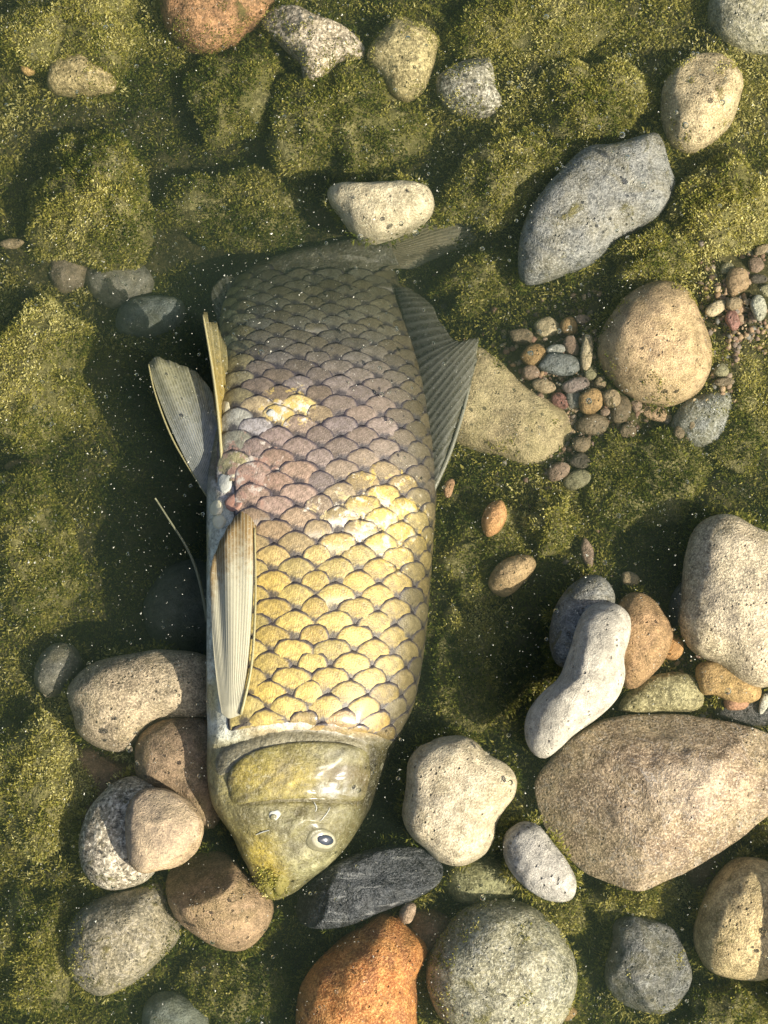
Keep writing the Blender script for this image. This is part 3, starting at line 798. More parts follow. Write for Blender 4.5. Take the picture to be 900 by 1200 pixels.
def gravel():
    V, F = [], []
    bm = bmesh.new()
    bmesh.ops.create_icosphere(bm, subdivisions=1, radius=1)
    bv = np.array([v.co[:] for v in bm.verts]); bf = [[v.index for v in f.verts] for f in bm.faces]
    bm.free()
    n = 0
    for (cx, cy, sx, sy, k) in ((655, 440, 36, 50, 1300), (700, 500, 36, 30, 500), (870, 345, 26, 46, 1000), (845, 440, 16, 20, 160), (770, 490, 30, 14, 200), (840, 810, 48, 20, 500), (520, 340, 14, 20, 40), (690, 660, 14, 20, 30)):
        for _ in range(k):
            px, py = random.gauss(cx, sx), random.gauss(cy, sy)
            p = at(px, py, float(ground_z(np.array(px), np.array(py))))
            s = random.uniform(0.0007, 0.0034) if random.random() < .35 else random.uniform(0.0005, 0.0015)
            v = bv * np.array([s, s * random.uniform(.6, 1), s * .6]) * (1 + 0.18 * rng.normal(size=(len(bv), 1)))
            a = random.uniform(0, 6.28)
            R = np.array([[math.cos(a), -math.sin(a), 0], [math.sin(a), math.cos(a), 0], [0, 0, 1]])
            V.append(v @ R.T + p + np.array([0, 0, s * .5]))
            F += [[i + n for i in f] for f in bf]
            n += len(bv)
    b = NB('mixed_gravel')
    geo = b.n('ShaderNodeNewGeometry')
    r = b.n('ShaderNodeValToRGB', i0=geo.outputs['Random Per Island'])
    e = r.color_ramp.elements
    e[0].color, e[1].color = (0.10, 0.075, 0.045, 1), (0.42, 0.33, 0.2, 1)
    for p, c in ((.3, (.25, .15, .10)), (.5, (.20, .19, .16)), (.75, (.34, .22, .12))):
        x = e.new(p); x.color = (*c, 1)
    tc = b.n('ShaderNodeTexCoord').outputs['Object']
    m = b.done(b.principled(r.outputs[0], .8, b.bump(b.noise(tc, 700), .0006), .25))
    o = add('gravel', mesh_from('gravel', np.vstack(V), F), m)
    tag(o, 'fine mixed gravel between the pebbles on the bed', 'gravel', kind='stuff')
gravel()
# ------------------------------------------------------------------ the fish
# sections: belly outline px, back outline px, centre height, half thickness
SEC = [
    ((313, 1053), (328, 1053), -.034, .005), ((304, 1046), (345, 1046), -.033, .013), ((297, 1031), (364, 1031), -.031, .021), ((290, 1014), (386, 1014), -.029, .027), ((281, 998), (402, 998), -.028, .031),
    ((272, 978), (416, 978), -.028, .033), ((258, 958), (428, 958), -.028, .037), ((248, 938), (438, 938), -.029, .040), ((244, 912), (447, 912), -.030, .042), ((243, 885), (457, 885), -.030, .043),
    ((244, 858), (468, 858), -.031, .0445), ((243, 828), (481, 828), -.032, .046), ((243, 795), (489, 795), -.033, .0475), ((243, 755), (495, 755), -.034, .0485), ((243, 715), (499, 715), -.034, .0485),
    ((243, 675), (502, 675), -.034, .0485), ((243, 635), (505, 635), -.034, .048), ((243, 595), (508, 595), -.035, .0475), ((244, 558), (509, 558), -.036, .0465), ((247, 520), (506, 520), -.037, .045),
    ((251, 480), (500, 480), -.039, .043), ((255, 440), (494, 440), -.048, .041), ((258, 402), (487, 402), -.061, .037), ((261, 366), (477, 364), -.075, .032), ((272, 338), (467, 334), -.086, .026),
    ((296, 314), (460, 316), -.088, .020), ((335, 298), (455, 312), -.087, .018), ((378, 288), (452, 314), -.085, .014), ((412, 280), (452, 316), -.084, .011), ((436, 278), (460, 314), -.080, .008), ((452, 280), (468, 312), -.077, .005)]
NS = 260
def cr(arr, t):
    arr = np.asarray(arr, float)
    n = len(arr)
    i = np.clip(np.floor(t).astype(int), 0, n - 2)
    f = (t - i)
    g = lambda k: arr[np.clip(k, 0, n - 1)]
    p0, p1, p2, p3 = g(i - 1), g(i), g(i + 1), g(i + 2)
    if arr.ndim > 1: f = f[:, None]
    return 0.5 * ((2 * p1) + (-p0 + p2) * f + (2 * p0 - 5 * p1 + 4 * p2 - p3) * f * f + (-p0 + 3 * p1 - 3 * p2 + p3) * f ** 3)
ROLL = [min(1, max(0, (i - 1) / 6)) * min(1, max(0, (26 - i) / 6)) for i in range(len(SEC))]      # the belly rolled a little up, the back down
Lp = np.array([at(*s[0], s[2] + .014 * r_) for s, r_ in zip(SEC, ROLL)]); Rp = np.array([at(*s[1], s[2] - .012 * r_) for s, r_ in zip(SEC, ROLL)])
tt = np.linspace(0, len(SEC) - 1, NS * 3)
Lc, Rc, Bc = cr(Lp, tt), cr(Rp, tt), cr(np.array([s[3] for s in SEC]), tt)
Cc = (Lc + Rc) / 2
arc = np.concatenate([[0], np.cumsum(np.linalg.norm(np.diff(Cc, axis=0), axis=1))])
FISH_LEN = arc[-1]
su = np.linspace(0, FISH_LEN, NS)
CT = np.stack([np.interp(su, arc, Cc[:, k]) for k in range(3)], 1)
WT = np.stack([np.interp(su, arc, ((Rc - Lc) / 2)[:, k]) for k in range(3)], 1)
BT = np.maximum(np.interp(su, arc, Bc), 0.002)

def surf(s, th):
    """a point of the body: s metres from the snout, th round the body (0 back, pi/2 upper flank, pi belly)"""
    s, th = np.broadcast_arrays(np.asarray(s, float), np.asarray(th, float))
    sh = s.shape
    s, th = s.ravel(), th.ravel()
    C = np.stack([np.interp(s, su, CT[:, k]) for k in range(3)], 1)
    W = np.stack([np.interp(s, su, WT[:, k]) for k in range(3)], 1)
    B = np.interp(s, su, BT)
    c, n = np.cos(th), np.sin(th)
    cx = np.sign(c) * np.abs(c) ** 0.88
    nx = np.sign(n) * np.abs(n) ** 0.74
    P = C + W * cx[:, None]
    P[:, 2] += B * nx
    return P.reshape(*sh, 3)

def surf_n(s, th):
    e = 0.0015
    a = surf(s + e, th) - surf(s - e, th)
    b = surf(s, np.asarray(th) + 0.02) - surf(s, np.asarray(th) - 0.02)
    n = np.cross(a, b)
    n /= np.linalg.norm(n, axis=-1, keepdims=True) + 1e-12
    return n

def blob(px, py, cx, cy, rx, ry=None):
    ry = ry or rx
    return np.exp(-(((px - cx) / rx) ** 2 + ((py - cy) / ry) ** 2))

def skin_color(px, py, P):
    """pigment of the skin, read along and across the body"""
    n1 = fbm(P, 60, 3, 5)[..., None]; n2 = fbm(P, 220, 3, 8)[..., None]; n3 = fbm(P, 25, 2, 15)[..., None]
    def L(a, b, f): return a * (1 - f[..., None]) + b * f[..., None]
    c = np.zeros(px.shape + (3,)) + np.array([.15, .13, .085])
    sm = lambda x, a, b: np.clip((x - a) / (b - a), 0, 1) ** 2 * (3 - 2 * np.clip((x - a) / (b - a), 0, 1))
    gold = sm(py, 600, 720) * (1 - sm(py, 850, 868))
    c = L(c, np.array([.42, .30, .075]), gold)
    belly = (1 - sm(px, 262, 305)) * sm(py, 540, 600) * (1 - sm(py, 1000, 1040))
    c = L(c, np.array([.62, .62, .48]), belly)
    ydab = np.clip(fbm(P, 70, 2, 33) * 1.5 - .1, 0, 1) * belly
    c = L(c, np.array([.56, .48, .20]), ydab * .8)
    c = L(c, np.array([.20, .185, .085]), (1 - sm(px, 262, 300)) * (1 - sm(py, 500, 560)))
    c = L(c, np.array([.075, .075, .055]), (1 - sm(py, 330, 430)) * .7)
    c = L(c, np.array([.09, .085, .06]), sm(px + (py - 560) * 0.06, 470, 500) * sm(py, 300, 500))  # submerged back: its dark pigment with the water's dimming put in
    # head
    head = sm(py, 860, 885)
    c = L(c, np.array([.30, .28, .165]), head)
    c = L(c, np.array([.44, .42, .34]), head * (1 - sm(px, 255, 275)))
    c = L(c, np.array([.33, .33, .27]), head * sm(py, 938, 950))
    c = L(c, np.array([.22, .205, .11]), head * np.clip(n3[..., 0] * 1.2, 0, 1) * .8)
    c = L(c, np.array([.50, .52, .49]), np.clip(blob(px, py, 372, 1010, 34, 16) * 1.3 + blob(px, py, 345, 965, 24, 12) * .6 + blob(px, py, 405, 955, 18, 8) * .8, 0, 1) * np.clip(.75 + n2[..., 0], 0, 1))
    c = L(c, np.array([.60, .50, .13]), np.clip(blob(px, py, 305, 1002, 20, 26) + blob(px, py, 322, 1030, 16, 18), 0, 1) * .85)
    c = L(c, np.array([.10, .075, .035]), np.clip(blob(px, py, 428, 930, 14, 30) + blob(px, py, 408, 972, 16, 14) * .7 + blob(px, py, 290, 960, 14, 12) * .5, 0, 1) * np.clip(.7 + n2[..., 0], 0, 1))
    c = L(c, np.array([.12, .11, .055]), np.clip(blob(px, py, 350, 955, 40, 9) * np.clip(.2 + n1[..., 0] * 1.5, 0, 1), 0, 1))
    c = L(c, np.array([.055, .05, .028]), np.exp(-((py - 938.5 - .0006 * (px - 350) ** 2) / 1.6) ** 2) * ((px > 275) & (px < 425)) * .75)
    c = L(c, np.array([.60, .60, .55]), np.clip(blob(px, py, 380, 1008, 26, 7) + blob(px, py, 350, 1000, 8, 10) * .8, 0, 1) * np.clip(.4 + n2[..., 0] * 1.6, 0, 1))
    c = L(c, np.array([.045, .042, .035]), head * sm(px - np.maximum(935 - py, -60) * .12, 418, 432) * .95)  # dark nape strip: dimming by water painted over the darker back
    # rubbed and torn skin behind the pelvic fins
    c = L(c, np.array([.40, .24, .20]), np.clip(blob(px, py, 282, 565, 26, 40) * np.clip(.6 + n2[..., 0], 0, 1), 0, 1))
    c = L(c, np.array([.24, .30, .36]), np.clip(blob(px, py, 283, 495, 15, 22) * 1.1, 0, 1))
    c = L(c, np.array([.16, .05, .05]), np.clip(blob(px, py, 297, 512, 12, 5) + blob(px, py, 272, 582, 12, 7) * .8, 0, 1))
    c = L(c, np.array([.74, .70, .64]), np.clip(blob(px, py, 263, 570, 12, 16) * np.clip(.55 + 1.2 * n2[..., 0], 0, 1), 0, 1))
    c = L(c, np.array([.19, .10, .055]), np.clip(blob(px, py, 395, 846, 46, 13) * np.clip(.7 + n2[..., 0] * 1.3, 0, 1), 0, 1))
    c = L(c, np.array([.66, .64, .56]), np.clip(blob(px, py, 330, 848, 60, 8) * .8, 0, 1))
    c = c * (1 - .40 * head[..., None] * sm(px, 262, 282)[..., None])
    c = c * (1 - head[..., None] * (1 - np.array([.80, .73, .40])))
    return np.clip(c * (1 + .22 * n1 + .34 * n2), .01, .9)

def skin_mat():
    b = NB('fish_skin')
    a = b.n('ShaderNodeAttribute', _attribute_name='pigment')
    tc = b.n('ShaderNodeTexCoord').outputs['Object']
    f = b.noise(tc, 520, 4, .65)
    c = b.mix(b.math('MULTIPLY', b.ramp(f, .55, .72), .14), a.outputs['Color'], (.72, .70, .58))
    c = b.mix(b.math('MULTIPLY', b.math('SUBTRACT', 1.0, b.ramp(f, .30, .48)), .5), c, (.06, .055, .025))
    bl = b.noise(tc, 85, 5, .7, 1.2)
    c = b.mix(b.math('MULTIPLY', b.math('SUBTRACT', 1.0, b.ramp(bl, .34, .5)), .45), c, (.09, .08, .035))
    c = b.mix(b.math('MULTIPLY', b.ramp(bl, .60, .72), .22), c, (.50, .50, .42))
    cr_ = b.math('SUBTRACT', 1.0, b.ramp(b.math('ABSOLUTE', b.math('SUBTRACT', b.noise(tc, 120, 3, .6, 2.0), .5)), 0.0, .018))
    c = b.mix(b.math('MULTIPLY', cr_, .5), c, (.05, .042, .02))
    m2 = b.noise(tc, 240, 4, .7, .6)
    c = b.mix(b.math('MULTIPLY', b.math('SUBTRACT', 1.0, b.ramp(m2, .36, .5)), .45), c, (.085, .072, .03))
    c = b.mix(b.math('MULTIPLY', b.ramp(m2, .56, .68), .32), c, (.46, .44, .30))
    h = b.math('MULTIPLY_ADD', b.noise(tc, 170, 3), 1.6, f)
    return b.done(b.principled(c, b.math('MULTIPLY_ADD', f, .3, .22), b.bump(h, .0010), .35, Coat__Weight=.12, Coat__Roughness=.2))
M['skin'] = skin_mat()

fish = bpy.data.objects.new('fish', None)
fish.empty_display_size = 0.05
fish.location = Vector((float(CT[120][0]), float(CT[120][1]), float(CT[120][2] - BT[120])))
col.objects.link(fish)
tag(fish, 'dead golden-scaled carp floating on its side, head down, tail sunk in murky water', 'fish')

def color_attr(me, name, cols):
    a = me.color_attributes.new(name, 'FLOAT_COLOR', 'POINT')
    C4 = np.concatenate([cols, np.ones((len(cols), 1))], 1).astype(np.float32)
    a.data.foreach_set('color', C4.ravel())

def build_body():
    ns, nt = 300, 128
    S = np.linspace(0.0, FISH_LEN, ns)
    T = np.linspace(0, 2 * math.pi, nt, endpoint=False)
    SS, TT = np.meshgrid(S, T, indexing='ij')
    P = surf(SS, TT)
    N = surf_n(np.clip(SS, .002, FISH_LEN - .002), TT)
    px, py = to_px(P)
    up = np.clip(np.sin(TT), 0, 1)
    h = np.zeros_like(px)
    # modelling of the head: brow over the eye, cheek, groove behind the gill cover, mouth corner
    h += .0030 * blob(px, py, 380, 983, 26, 22) - .0035 * blob(px, py, 320, 1012, 40, 5) * 0
    h -= .0009 * np.exp(-((py - (937 + .0012 * (px - 350) ** 2 * 0)) / 3.5) ** 2) * blob(px, py, 345, 937, 80, 60)
    h += .0022 * blob(px, py, 330, 968, 40, 18) - .0030 * blob(px, py, 405, 1000, 14, 20)
    gy = 857 + (px - 350) ** 2 * .0019 + np.where(px < 350, (350 - px) * .04, 0)
    h -= .0028 * np.exp(-((py - gy) / 5.0) ** 2) * (up > 0)
    h -= .0025 * np.exp(-(((px - 300) * .6 + (py - 1020) * .8 - 8) / 6) ** 2) * blob(px, py, 308, 1025, 22, 22)
    h += .0010 * fbm(P, 90, 3, 21) * np.clip((py - 300) / 100, 0, 1)
    h += .0014 * fbm(P, 200, 2, 22) * np.clip(blob(px, py, 285, 530, 40, 70) + blob(px, py, 395, 846, 50, 12), 0, 1)
    P = P + N * (h * up)[..., None]
    V = P.reshape(-1, 3)
    F = [(i * nt + j, i * nt + (j + 1) % nt, (i + 1) * nt + (j + 1) % nt, (i + 1) * nt + j) for i in range(ns - 1) for j in range(nt)]
    F += [tuple(range(nt))[::-1], tuple((ns - 1) * nt + j for j in range(nt))]
    me = mesh_from('body', V, F)
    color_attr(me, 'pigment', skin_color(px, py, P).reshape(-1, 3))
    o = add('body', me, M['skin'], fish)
    return o, BVHTree.FromPolygons([tuple(v) for v in V], F)
body, bvh = build_body()

def on_body(px, py):
    p = Vector(at(px, py, 0.0)) 
    d = (p - cam_loc).normalized()
    h = bvh.ray_cast(cam_loc, d)
    if h[0] is None:
        q = bvh.find_nearest(Vector(at(px, py, -.03)))
        return np.array(q[0]), np.array(q[1])
    n = h[1] if h[1].dot(d) < 0 else -h[1]
    return np.array(h[0]), np.array(n)

# ---- scales, each fitted to the flank
def scale_mat():
    b = NB('carp_scale')
    uv = b.n('ShaderNodeUVMap', _uv_map='scale').outputs[0]
    sx = b.n('ShaderNodeSeparateXYZ', i0=uv)
    u, v = sx.outputs[0], sx.outputs[1]            # u -1..1 across, v 0 root .. 1 free edge; r = how near to the rim
    oi = b.n('ShaderNodeObjectInfo')
    tc = b.n('ShaderNodeTexCoord').outputs['Object']
    colr = oi.outputs['Color']
    att = b.n('ShaderNodeAttribute', _attribute_name='rim').outputs['Fac']
    # fine radial ridges of the exposed field
    ang = b.math('ARCTAN2', u, b.math('ADD', v, .12))
    fine = b.noise(tc, 900, 3, .7)
    rid = b.math('SINE', b.math('MULTIPLY_ADD', fine, 5.0, b.math('MULTIPLY', ang, 46.0)))
    blot = b.noise(tc, 230, 4, .65)
    c = b.mix(b.ramp(blot, .34, .66), b.mix(.55, colr, (.05, .04, .02)), colr)
    c = b.mix(b.math('MULTIPLY', b.ramp(fine, .54, .7), .28), c, b.mix(.3, colr, (.85, .72, .42)))
    ring = b.math('SINE', b.math('MULTIPLY_ADD', blot, 6.0, b.math('MULTIPLY', att, 60.0)))
    c = b.mix(b.math('MULTIPLY', b.ramp(ring, .3, 1.0), .10), c, (.09, .07, .04))
    c = b.mix(b.math('MULTIPLY', b.ramp(rid, .2, 1.0), .10), c, (.10, .075, .03))
    # grey-violet pigment along the free edge and a dark spot at the root of the exposed field
    wob = b.math('MULTIPLY_ADD', b.math('SUBTRACT', blot, .5), .30, att)
    edge = b.ramp(wob, .71, .87)
    c = b.mix(b.math('MULTIPLY', edge, .93), c, (.032, .027, .034))
    rx = b.math('MULTIPLY', u, 1.25)
    ry = b.math('MULTIPLY', b.math('SUBTRACT', v, .25), 2.4)
    rr = b.math('ADD', b.math('MULTIPLY', rx, rx), b.math('MULTIPLY', ry, ry))
    rr = b.math('MULTIPLY_ADD', b.math('SUBTRACT', blot, .5), .5, rr)
    spot = b.math('SUBTRACT', 1.0, b.ramp(rr, .05, .34))
    c = b.mix(b.math('MULTIPLY', spot, .85), c, (.030, .027, .028))
    # dry highlights painted as a pale bloom low on some scales (held in the object's alpha)
    bl = b.math('MULTIPLY', b.ramp(b.math('MULTIPLY_ADD', b.math('SUBTRACT', blot, .5), .6, v), .70, .44), oi.outputs['Alpha'])
    c = b.mix(b.math('MULTIPLY', bl, b.math('SUBTRACT', 1.0, spot)), c, (.74, .70, .60))
    # ragged rubbed patches where the outer skin has peeled: yellow and white on the right flank, pale and pinkish towards the belly
    pos = b.n('ShaderNodeNewGeometry').outputs['Position']
    rag = b.noise(pos, 105, 6, .72, .5)
    tone2 = b.noise(pos, 160, 4, .6)
    for (cx, cy, cz, r_, amt, ca, cb) in ((456, 606, .008, .050, .20, (.40, .29, .06), (.50, .45, .33)), (335, 480, .008, .024, .22, (.46, .34, .10), (.56, .53, .47)), (284, 556, .006, .036, .20, (.34, .21, .15), (.54, .49, .40)), (405, 600, .012, .034, .15, (.42, .34, .16), (.54, .50, .42))):
        dv = b.t.nodes.new('ShaderNodeVectorMath'); dv.operation = 'DISTANCE'
        b.put(dv.inputs[0], pos); b.put(dv.inputs[1], tuple(at(cx, cy, cz)))
        near = b.math('SUBTRACT', 1.0, b.math('DIVIDE', dv.outputs['Value'], r_))
        mk = b.ramp(b.math('MULTIPLY_ADD', near, amt, rag), .60, .66)
        mk = b.math('MULTIPLY', mk, b.ramp(near, 0.0, .15))
        c = b.mix(b.math('MULTIPLY', mk, b.math('SUBTRACT', .8, b.math('MULTIPLY', edge, .55))), c, b.mix(b.ramp(tone2, .46, .62), ca, cb))
    h = b.math('MULTIPLY_ADD', rid, .05, b.math('ADD', fine, blot))
    return b.done(b.principled(c, b.math('MULTIPLY_ADD', blot, .25, .30), b.bump(h, .00035), .5, Metallic=.05, Coat__Weight=.45, Coat__Roughness=.18))
M['scale'] = scale_mat()

def make_scale(s0, th0, wid, length, tint, lift, seed, name='scale', twist=0.0, slope=.031):
    r = random.Random(seed)
    nu, nv, V0 = 12, 10, .58
    V, UV, RIM = [], [], []
    e = 0.01
    dth = np.linalg.norm(surf(s0, th0 + e) - surf(s0, th0 - e)) / (2 * e)
    ctw, stw = math.cos(twist), math.sin(twist)
    ph = r.uniform(0, 9)
    us, vsn, rim = [], [], []
    for j in range(nv):
        v = j / (nv - 1)
        # outline: narrow root, widest at 60 %, round free edge
        for i in range(nu + 1):
            a = i / nu * 2 - 1
            w = max(0.0, 1 - ((v - V0) / (1.005 - V0)) ** 1.9) ** (1 / 1.55) if v > V0 else (.86 + .14 * math.sin(v / V0 * math.pi / 2))
            w = max(w, .02)
            us.append(a * w); vsn.append(v)
            rim.append(max(math.hypot(a * w, (v - V0) / (1 - V0)) if v > V0 else abs(a * w), 0))
    us, vsn, rim = np.array(us), np.array(vsn), np.array(rim)
    jag = 1 + .018 * np.sin(us * 5 + ph) * (vsn > .6) + .014 * np.sin(us * 17 + ph * 2) * (vsn > .6)
    X = us * wid * .5
    Y = (vsn * jag - .68) * length
    X, Y = X * ctw - Y * stw, X * stw + Y * ctw
    S = np.clip(s0 + Y, .004, FISH_LEN - .004)
    TH = th0 + X / dth
    P = surf(S, TH); N = surf_n(S, TH)
    hgt = .0006 + lift + slope * (vsn * length) + .0003 * (1 - (us) ** 2) * np.sin(np.clip(vsn, 0, 1) * math.pi * .8) - .0006 * np.clip(rim - .85, 0, 1) / .15
    hgt = hgt + .0003 * np.sin(us * 5 + ph) * .5 + r.uniform(0, .0001)
    # tuck the roots under the skin at the gill opening
    vpx, vpy = to_px(P)
    gl = 848 + (vpx - 345) ** 2 * .0016
    hgt = hgt - .005 * np.clip((vpy - gl + 4) / 10, 0, 1)
    P = P + N * hgt[:, None]
    thick = P - N * .0004
    n = len(P)
    allv = np.vstack([P, thick])
    F = []
    w_ = nu + 1
    for j in range(nv - 1):
        for i in range(nu):
            a, b_, c, d = j * w_ + i, j * w_ + i + 1, (j + 1) * w_ + i + 1, (j + 1) * w_ + i
            F.append((a, b_, c, d))
    rimv = [j * w_ for j in range(nv)] + [(nv - 1) * w_ + i for i in range(1, w_)] + [j * w_ + nu for j in range(nv - 2, -1, -1)]
    for k in range(len(rimv) - 1):
        a, b_ = rimv[k], rimv[k + 1]
        F.append((a, b_, b_ + n, a + n))
    o_ = P.mean(0)
    me = mesh_from(name, allv - o_, F)
    uvl = me.uv_layers.new(name='scale')
    idx = np.zeros(len(me.loops), np.int32); me.loops.foreach_get('vertex_index', idx)
    U2, V2, R2 = np.tile(us, 2), np.tile(vsn, 2), np.tile(rim, 2)
    uvl.data.foreach_set('uv', np.stack([U2[idx], V2[idx]], 1).astype(np.float32).ravel())
    ra = me.attributes.new('rim', 'FLOAT', 'POINT')
    ra.data.foreach_set('value', R2.astype(np.float32))
    ob = add(name, me, M['scale'], fish, loc=Vector(o_))
    ob.color = tint
    return ob

def scale_tint(px, py, r):
    def sm(x, a, b): 
        t = min(max((x - a) / (b - a), 0), 1); return t * t * (3 - 2 * t)
    def L(a, b, f): return [x * (1 - f) + y * f for x, y in zip(a, b)]
    bl = lambda cx, cy, rx, ry: math.exp(-(((px - cx) / rx) ** 2 + ((py - cy) / ry) ** 2))
    c = [.22, .17, .14]
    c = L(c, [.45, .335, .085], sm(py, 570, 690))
    c = L(c, [.135, .13, .085], 1 - sm(py, 350, 500))  # tail tint dulled, murk of the water put into the colour
    c = L(c, [.36, .23, .16], bl(310, 570, 45, 55) * .8)
    c = L(c, [.44, .33, .08], min(1, bl(450, 608, 50, 52) * 1.2) * (1 if r.random() < .75 else .3))
    c = L(c, [.62, .46, .14], min(1, bl(335, 478, 34, 10) * 1.4))
    c = L(c, [.095, .08, .045], sm(px + max(0, py - 760) * .25, 440, 490) * (1 - bl(455, 610, 60, 60)) * .95)  # back: own dark pigment, deepened in colour for dimming by water
    c = L(c, [.40, .36, .17], (1 - sm(px, 270, 300)) * .9)
    c = L(c, [.33, .36, .40], bl(286, 497, 16, 18) * .9)
    c = L(c, [.48, .45, .40], bl(310, 490, 14, 9) * .7)
    c = L(c, [.17, .10, .045], min(1, bl(395, 850, 52, 16) * 1.1) * r.uniform(.4, 1))
    k = r.uniform(.72, 1.22)
    w = r.uniform(-.12, .12)
    bloom = .15 + r.random() * .45 if r.random() < .02 + .85 * bl(400, 606, 62, 34) else 0
    return (min(c[0] * k * (1 + w * .4), .9), min(c[1] * k, .9), min(c[2] * k * (1 - w), .9), bloom)

def scales():
    r = random.Random(3)
    # columns follow the body; spacing grows towards the shoulder
    s_gill = float(np.interp(880, to_px(CT)[1][::-1], su[::-1]))
    s, rows = s_gill, []
    while s < FISH_LEN - .035:
        f = (s - s_gill) / (FISH_LEN - .035 - s_gill)
        step = .0202 * (1 - .44 * f ** 1.25)
        rows.append((s, step)); s += step * .5
    # equal arc spacing round the flank at mid body
    smid = s_gill + .10
    TH = np.linspace(-.25, math.pi + .1, 400)
    Pm = surf(np.full(400, smid), TH)
    al = np.concatenate([[0], np.cumsum(np.linalg.norm(np.diff(Pm, axis=0), axis=1))])
    top = np.interp(math.pi / 2, TH, al)
    cols = [(k, float(np.interp(top + k * .0149, al, TH))) for k in range(-8, 7)]
    cnt = 0
    for ri, (s0, step) in enumerate(rows):
        for k, th in cols:
            if (k + ri) % 2: continue
            P = surf(s0, th)
            px, py = to_px(P)
            # clear of the gill opening, of the bare belly and of what lies below
            gy = 866 + (px - 360) ** 2 * .0016
            if py > gy or py < 316: continue
            near_gill = 0
            if px < 262 + (20 if py > 560 else 0) or th < -.12 or th > 2.75: continue
            k_ = step / .0202
            wid = .0326 * k_ ** .35 * (1.0 + r.uniform(-.02, .02))
            W_local = np.linalg.norm(np.array([np.interp(s0, su, WT[:, q]) for q in range(3)])) / np.linalg.norm(WT[130])
            wid *= .55 + .45 * W_local
            loose = False
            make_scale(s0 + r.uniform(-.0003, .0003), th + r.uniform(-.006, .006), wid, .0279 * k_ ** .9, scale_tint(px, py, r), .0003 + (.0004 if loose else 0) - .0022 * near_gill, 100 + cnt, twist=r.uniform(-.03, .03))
            cnt += 1
    print('scales', cnt)
scales()

# ---- shells and patches laid on the body: gill cover, gill rim, cheek plates, eye, nostril
def patch(name, poly, mat, edge=.0004, rise=.002, dome=.5, n=64, rings=12, parent=None, sink=.0016, cols=None, wob=0.0, seed=0, low=None):
    O = resample(poly, n)
    c = O.mean(0)
    V, F = [], []
    for j in range(rings + 1):
        f = j / rings                        # 0 rim .. 1 centre
        for i in range(n):
            q = O[i] + (c - O[i]) * (f * .985)
            p, nn = on_body(*q)
            h = -sink if j == 0 else edge * (1 if low is None or q[1] < low else max(.1, 1 - (q[1] - low) / 12)) + rise * math.sin(min(1, (f ** dome)) * math.pi / 2)
            h += wob * vnoise(np.array([q[0], q[1], seed]), .12, seed)
            V.append(p + nn * h)
    for j in range(rings):
        for i in range(n):
            F.append((j * n + i, (j + 1) * n + i, (j + 1) * n + (i + 1) % n, j * n + (i + 1) % n))
    F.append(tuple(rings * n + i for i in range(n))[::-1])
    V = np.array(V)
    o_ = V.mean(0)
    me = mesh_from(name, V - o_, F)
    ppx, ppy = to_px(V)
    if cols is not None:
        color_attr(me, 'pigment', cols(ppx, ppy, V))
    ob = add(name, me, mat, fish, loc=Vector(o_))
    if parent is not None:
        ob.parent = parent
        ob.matrix_parent_inverse = Matrix.Translation(-(fish.location + Vector())) if parent is fish else parent.matrix_basis.inverted() @ Matrix()
    return ob

def reparent(ob, parent):
    """ob was built under the fish; hang it one level deeper without moving it"""
    ob.parent = parent
    ob.matrix_parent_inverse = Matrix.Translation(-parent.location)

def oper_col(px, py, P):
    n1 = fbm(P, 70, 3, 61)[..., None]; n2 = fbm(P, 260, 3, 62)[..., None]
    c = np.zeros((len(px), 3)) + np.array([.235, .205, .062])
    def L(a, b, f): f = np.clip(f, 0, 1)[..., None]; return a * (1 - f) + b * f
    c = L(c, np.array([.42, .33, .065]), blob(px, py, 335, 912, 40, 22) + blob(px, py, 285, 905, 16, 20) * .8)
    c = L(c, np.array([.17, .14, .06]), np.clip(n1[..., 0] * 1.4, 0, 1) * .8)
    c = L(c, np.array([.40, .41, .38]), blob(px, py, 395, 925, 26, 12) * np.clip(.5 + n2[..., 0] * 1.4, 0, 1))  # pale blot: wet highlight painted into the cover's colour
    c = L(c, np.array([.34, .33, .22]), blob(px, py, 400, 885, 30, 14) * .6)
    c = L(c, np.array([.09, .065, .03]), np.clip(blob(px, py, 428, 915, 12, 22) * 1.0 + blob(px, py, 400, 905, 22, 12) * np.clip(.3 + n1[..., 0], 0, 1), 0, 1) * .8)
    c = L(c, np.array([.07, .06, .03]), np.clip(np.exp(-(np.abs(px - 264) / 4) ** 2) + np.exp(-((py - 868 - (px - 365) ** 2 * .0016) / 2.5) ** 2), 0, 1) * .7)
    c = L(c, np.array([.13, .11, .05]), np.exp(-(((px - 345) * .62 + (py - 890) * .78) / 2.4) ** 2) * (px < 345) * (px > 285) * .7)
    return np.clip(c * .70 * (1 + .3 * n1 + .45 * n2), .01, .9)

def rim_col(px, py, P):
    n2 = fbm(P, 240, 3, 71)[..., None]
    c = np.zeros((len(px), 3)) + np.array([.20, .18, .11])
    f = np.clip(1 - (py - (851 + (px - 350) ** 2 * .0020)) / 7.0, 0, 1)[..., None]
    c = c * (1 - f) + np.array([.52, .50, .43]) * f
    return np.clip(c * (1 + .25 * n2), .02, .9)

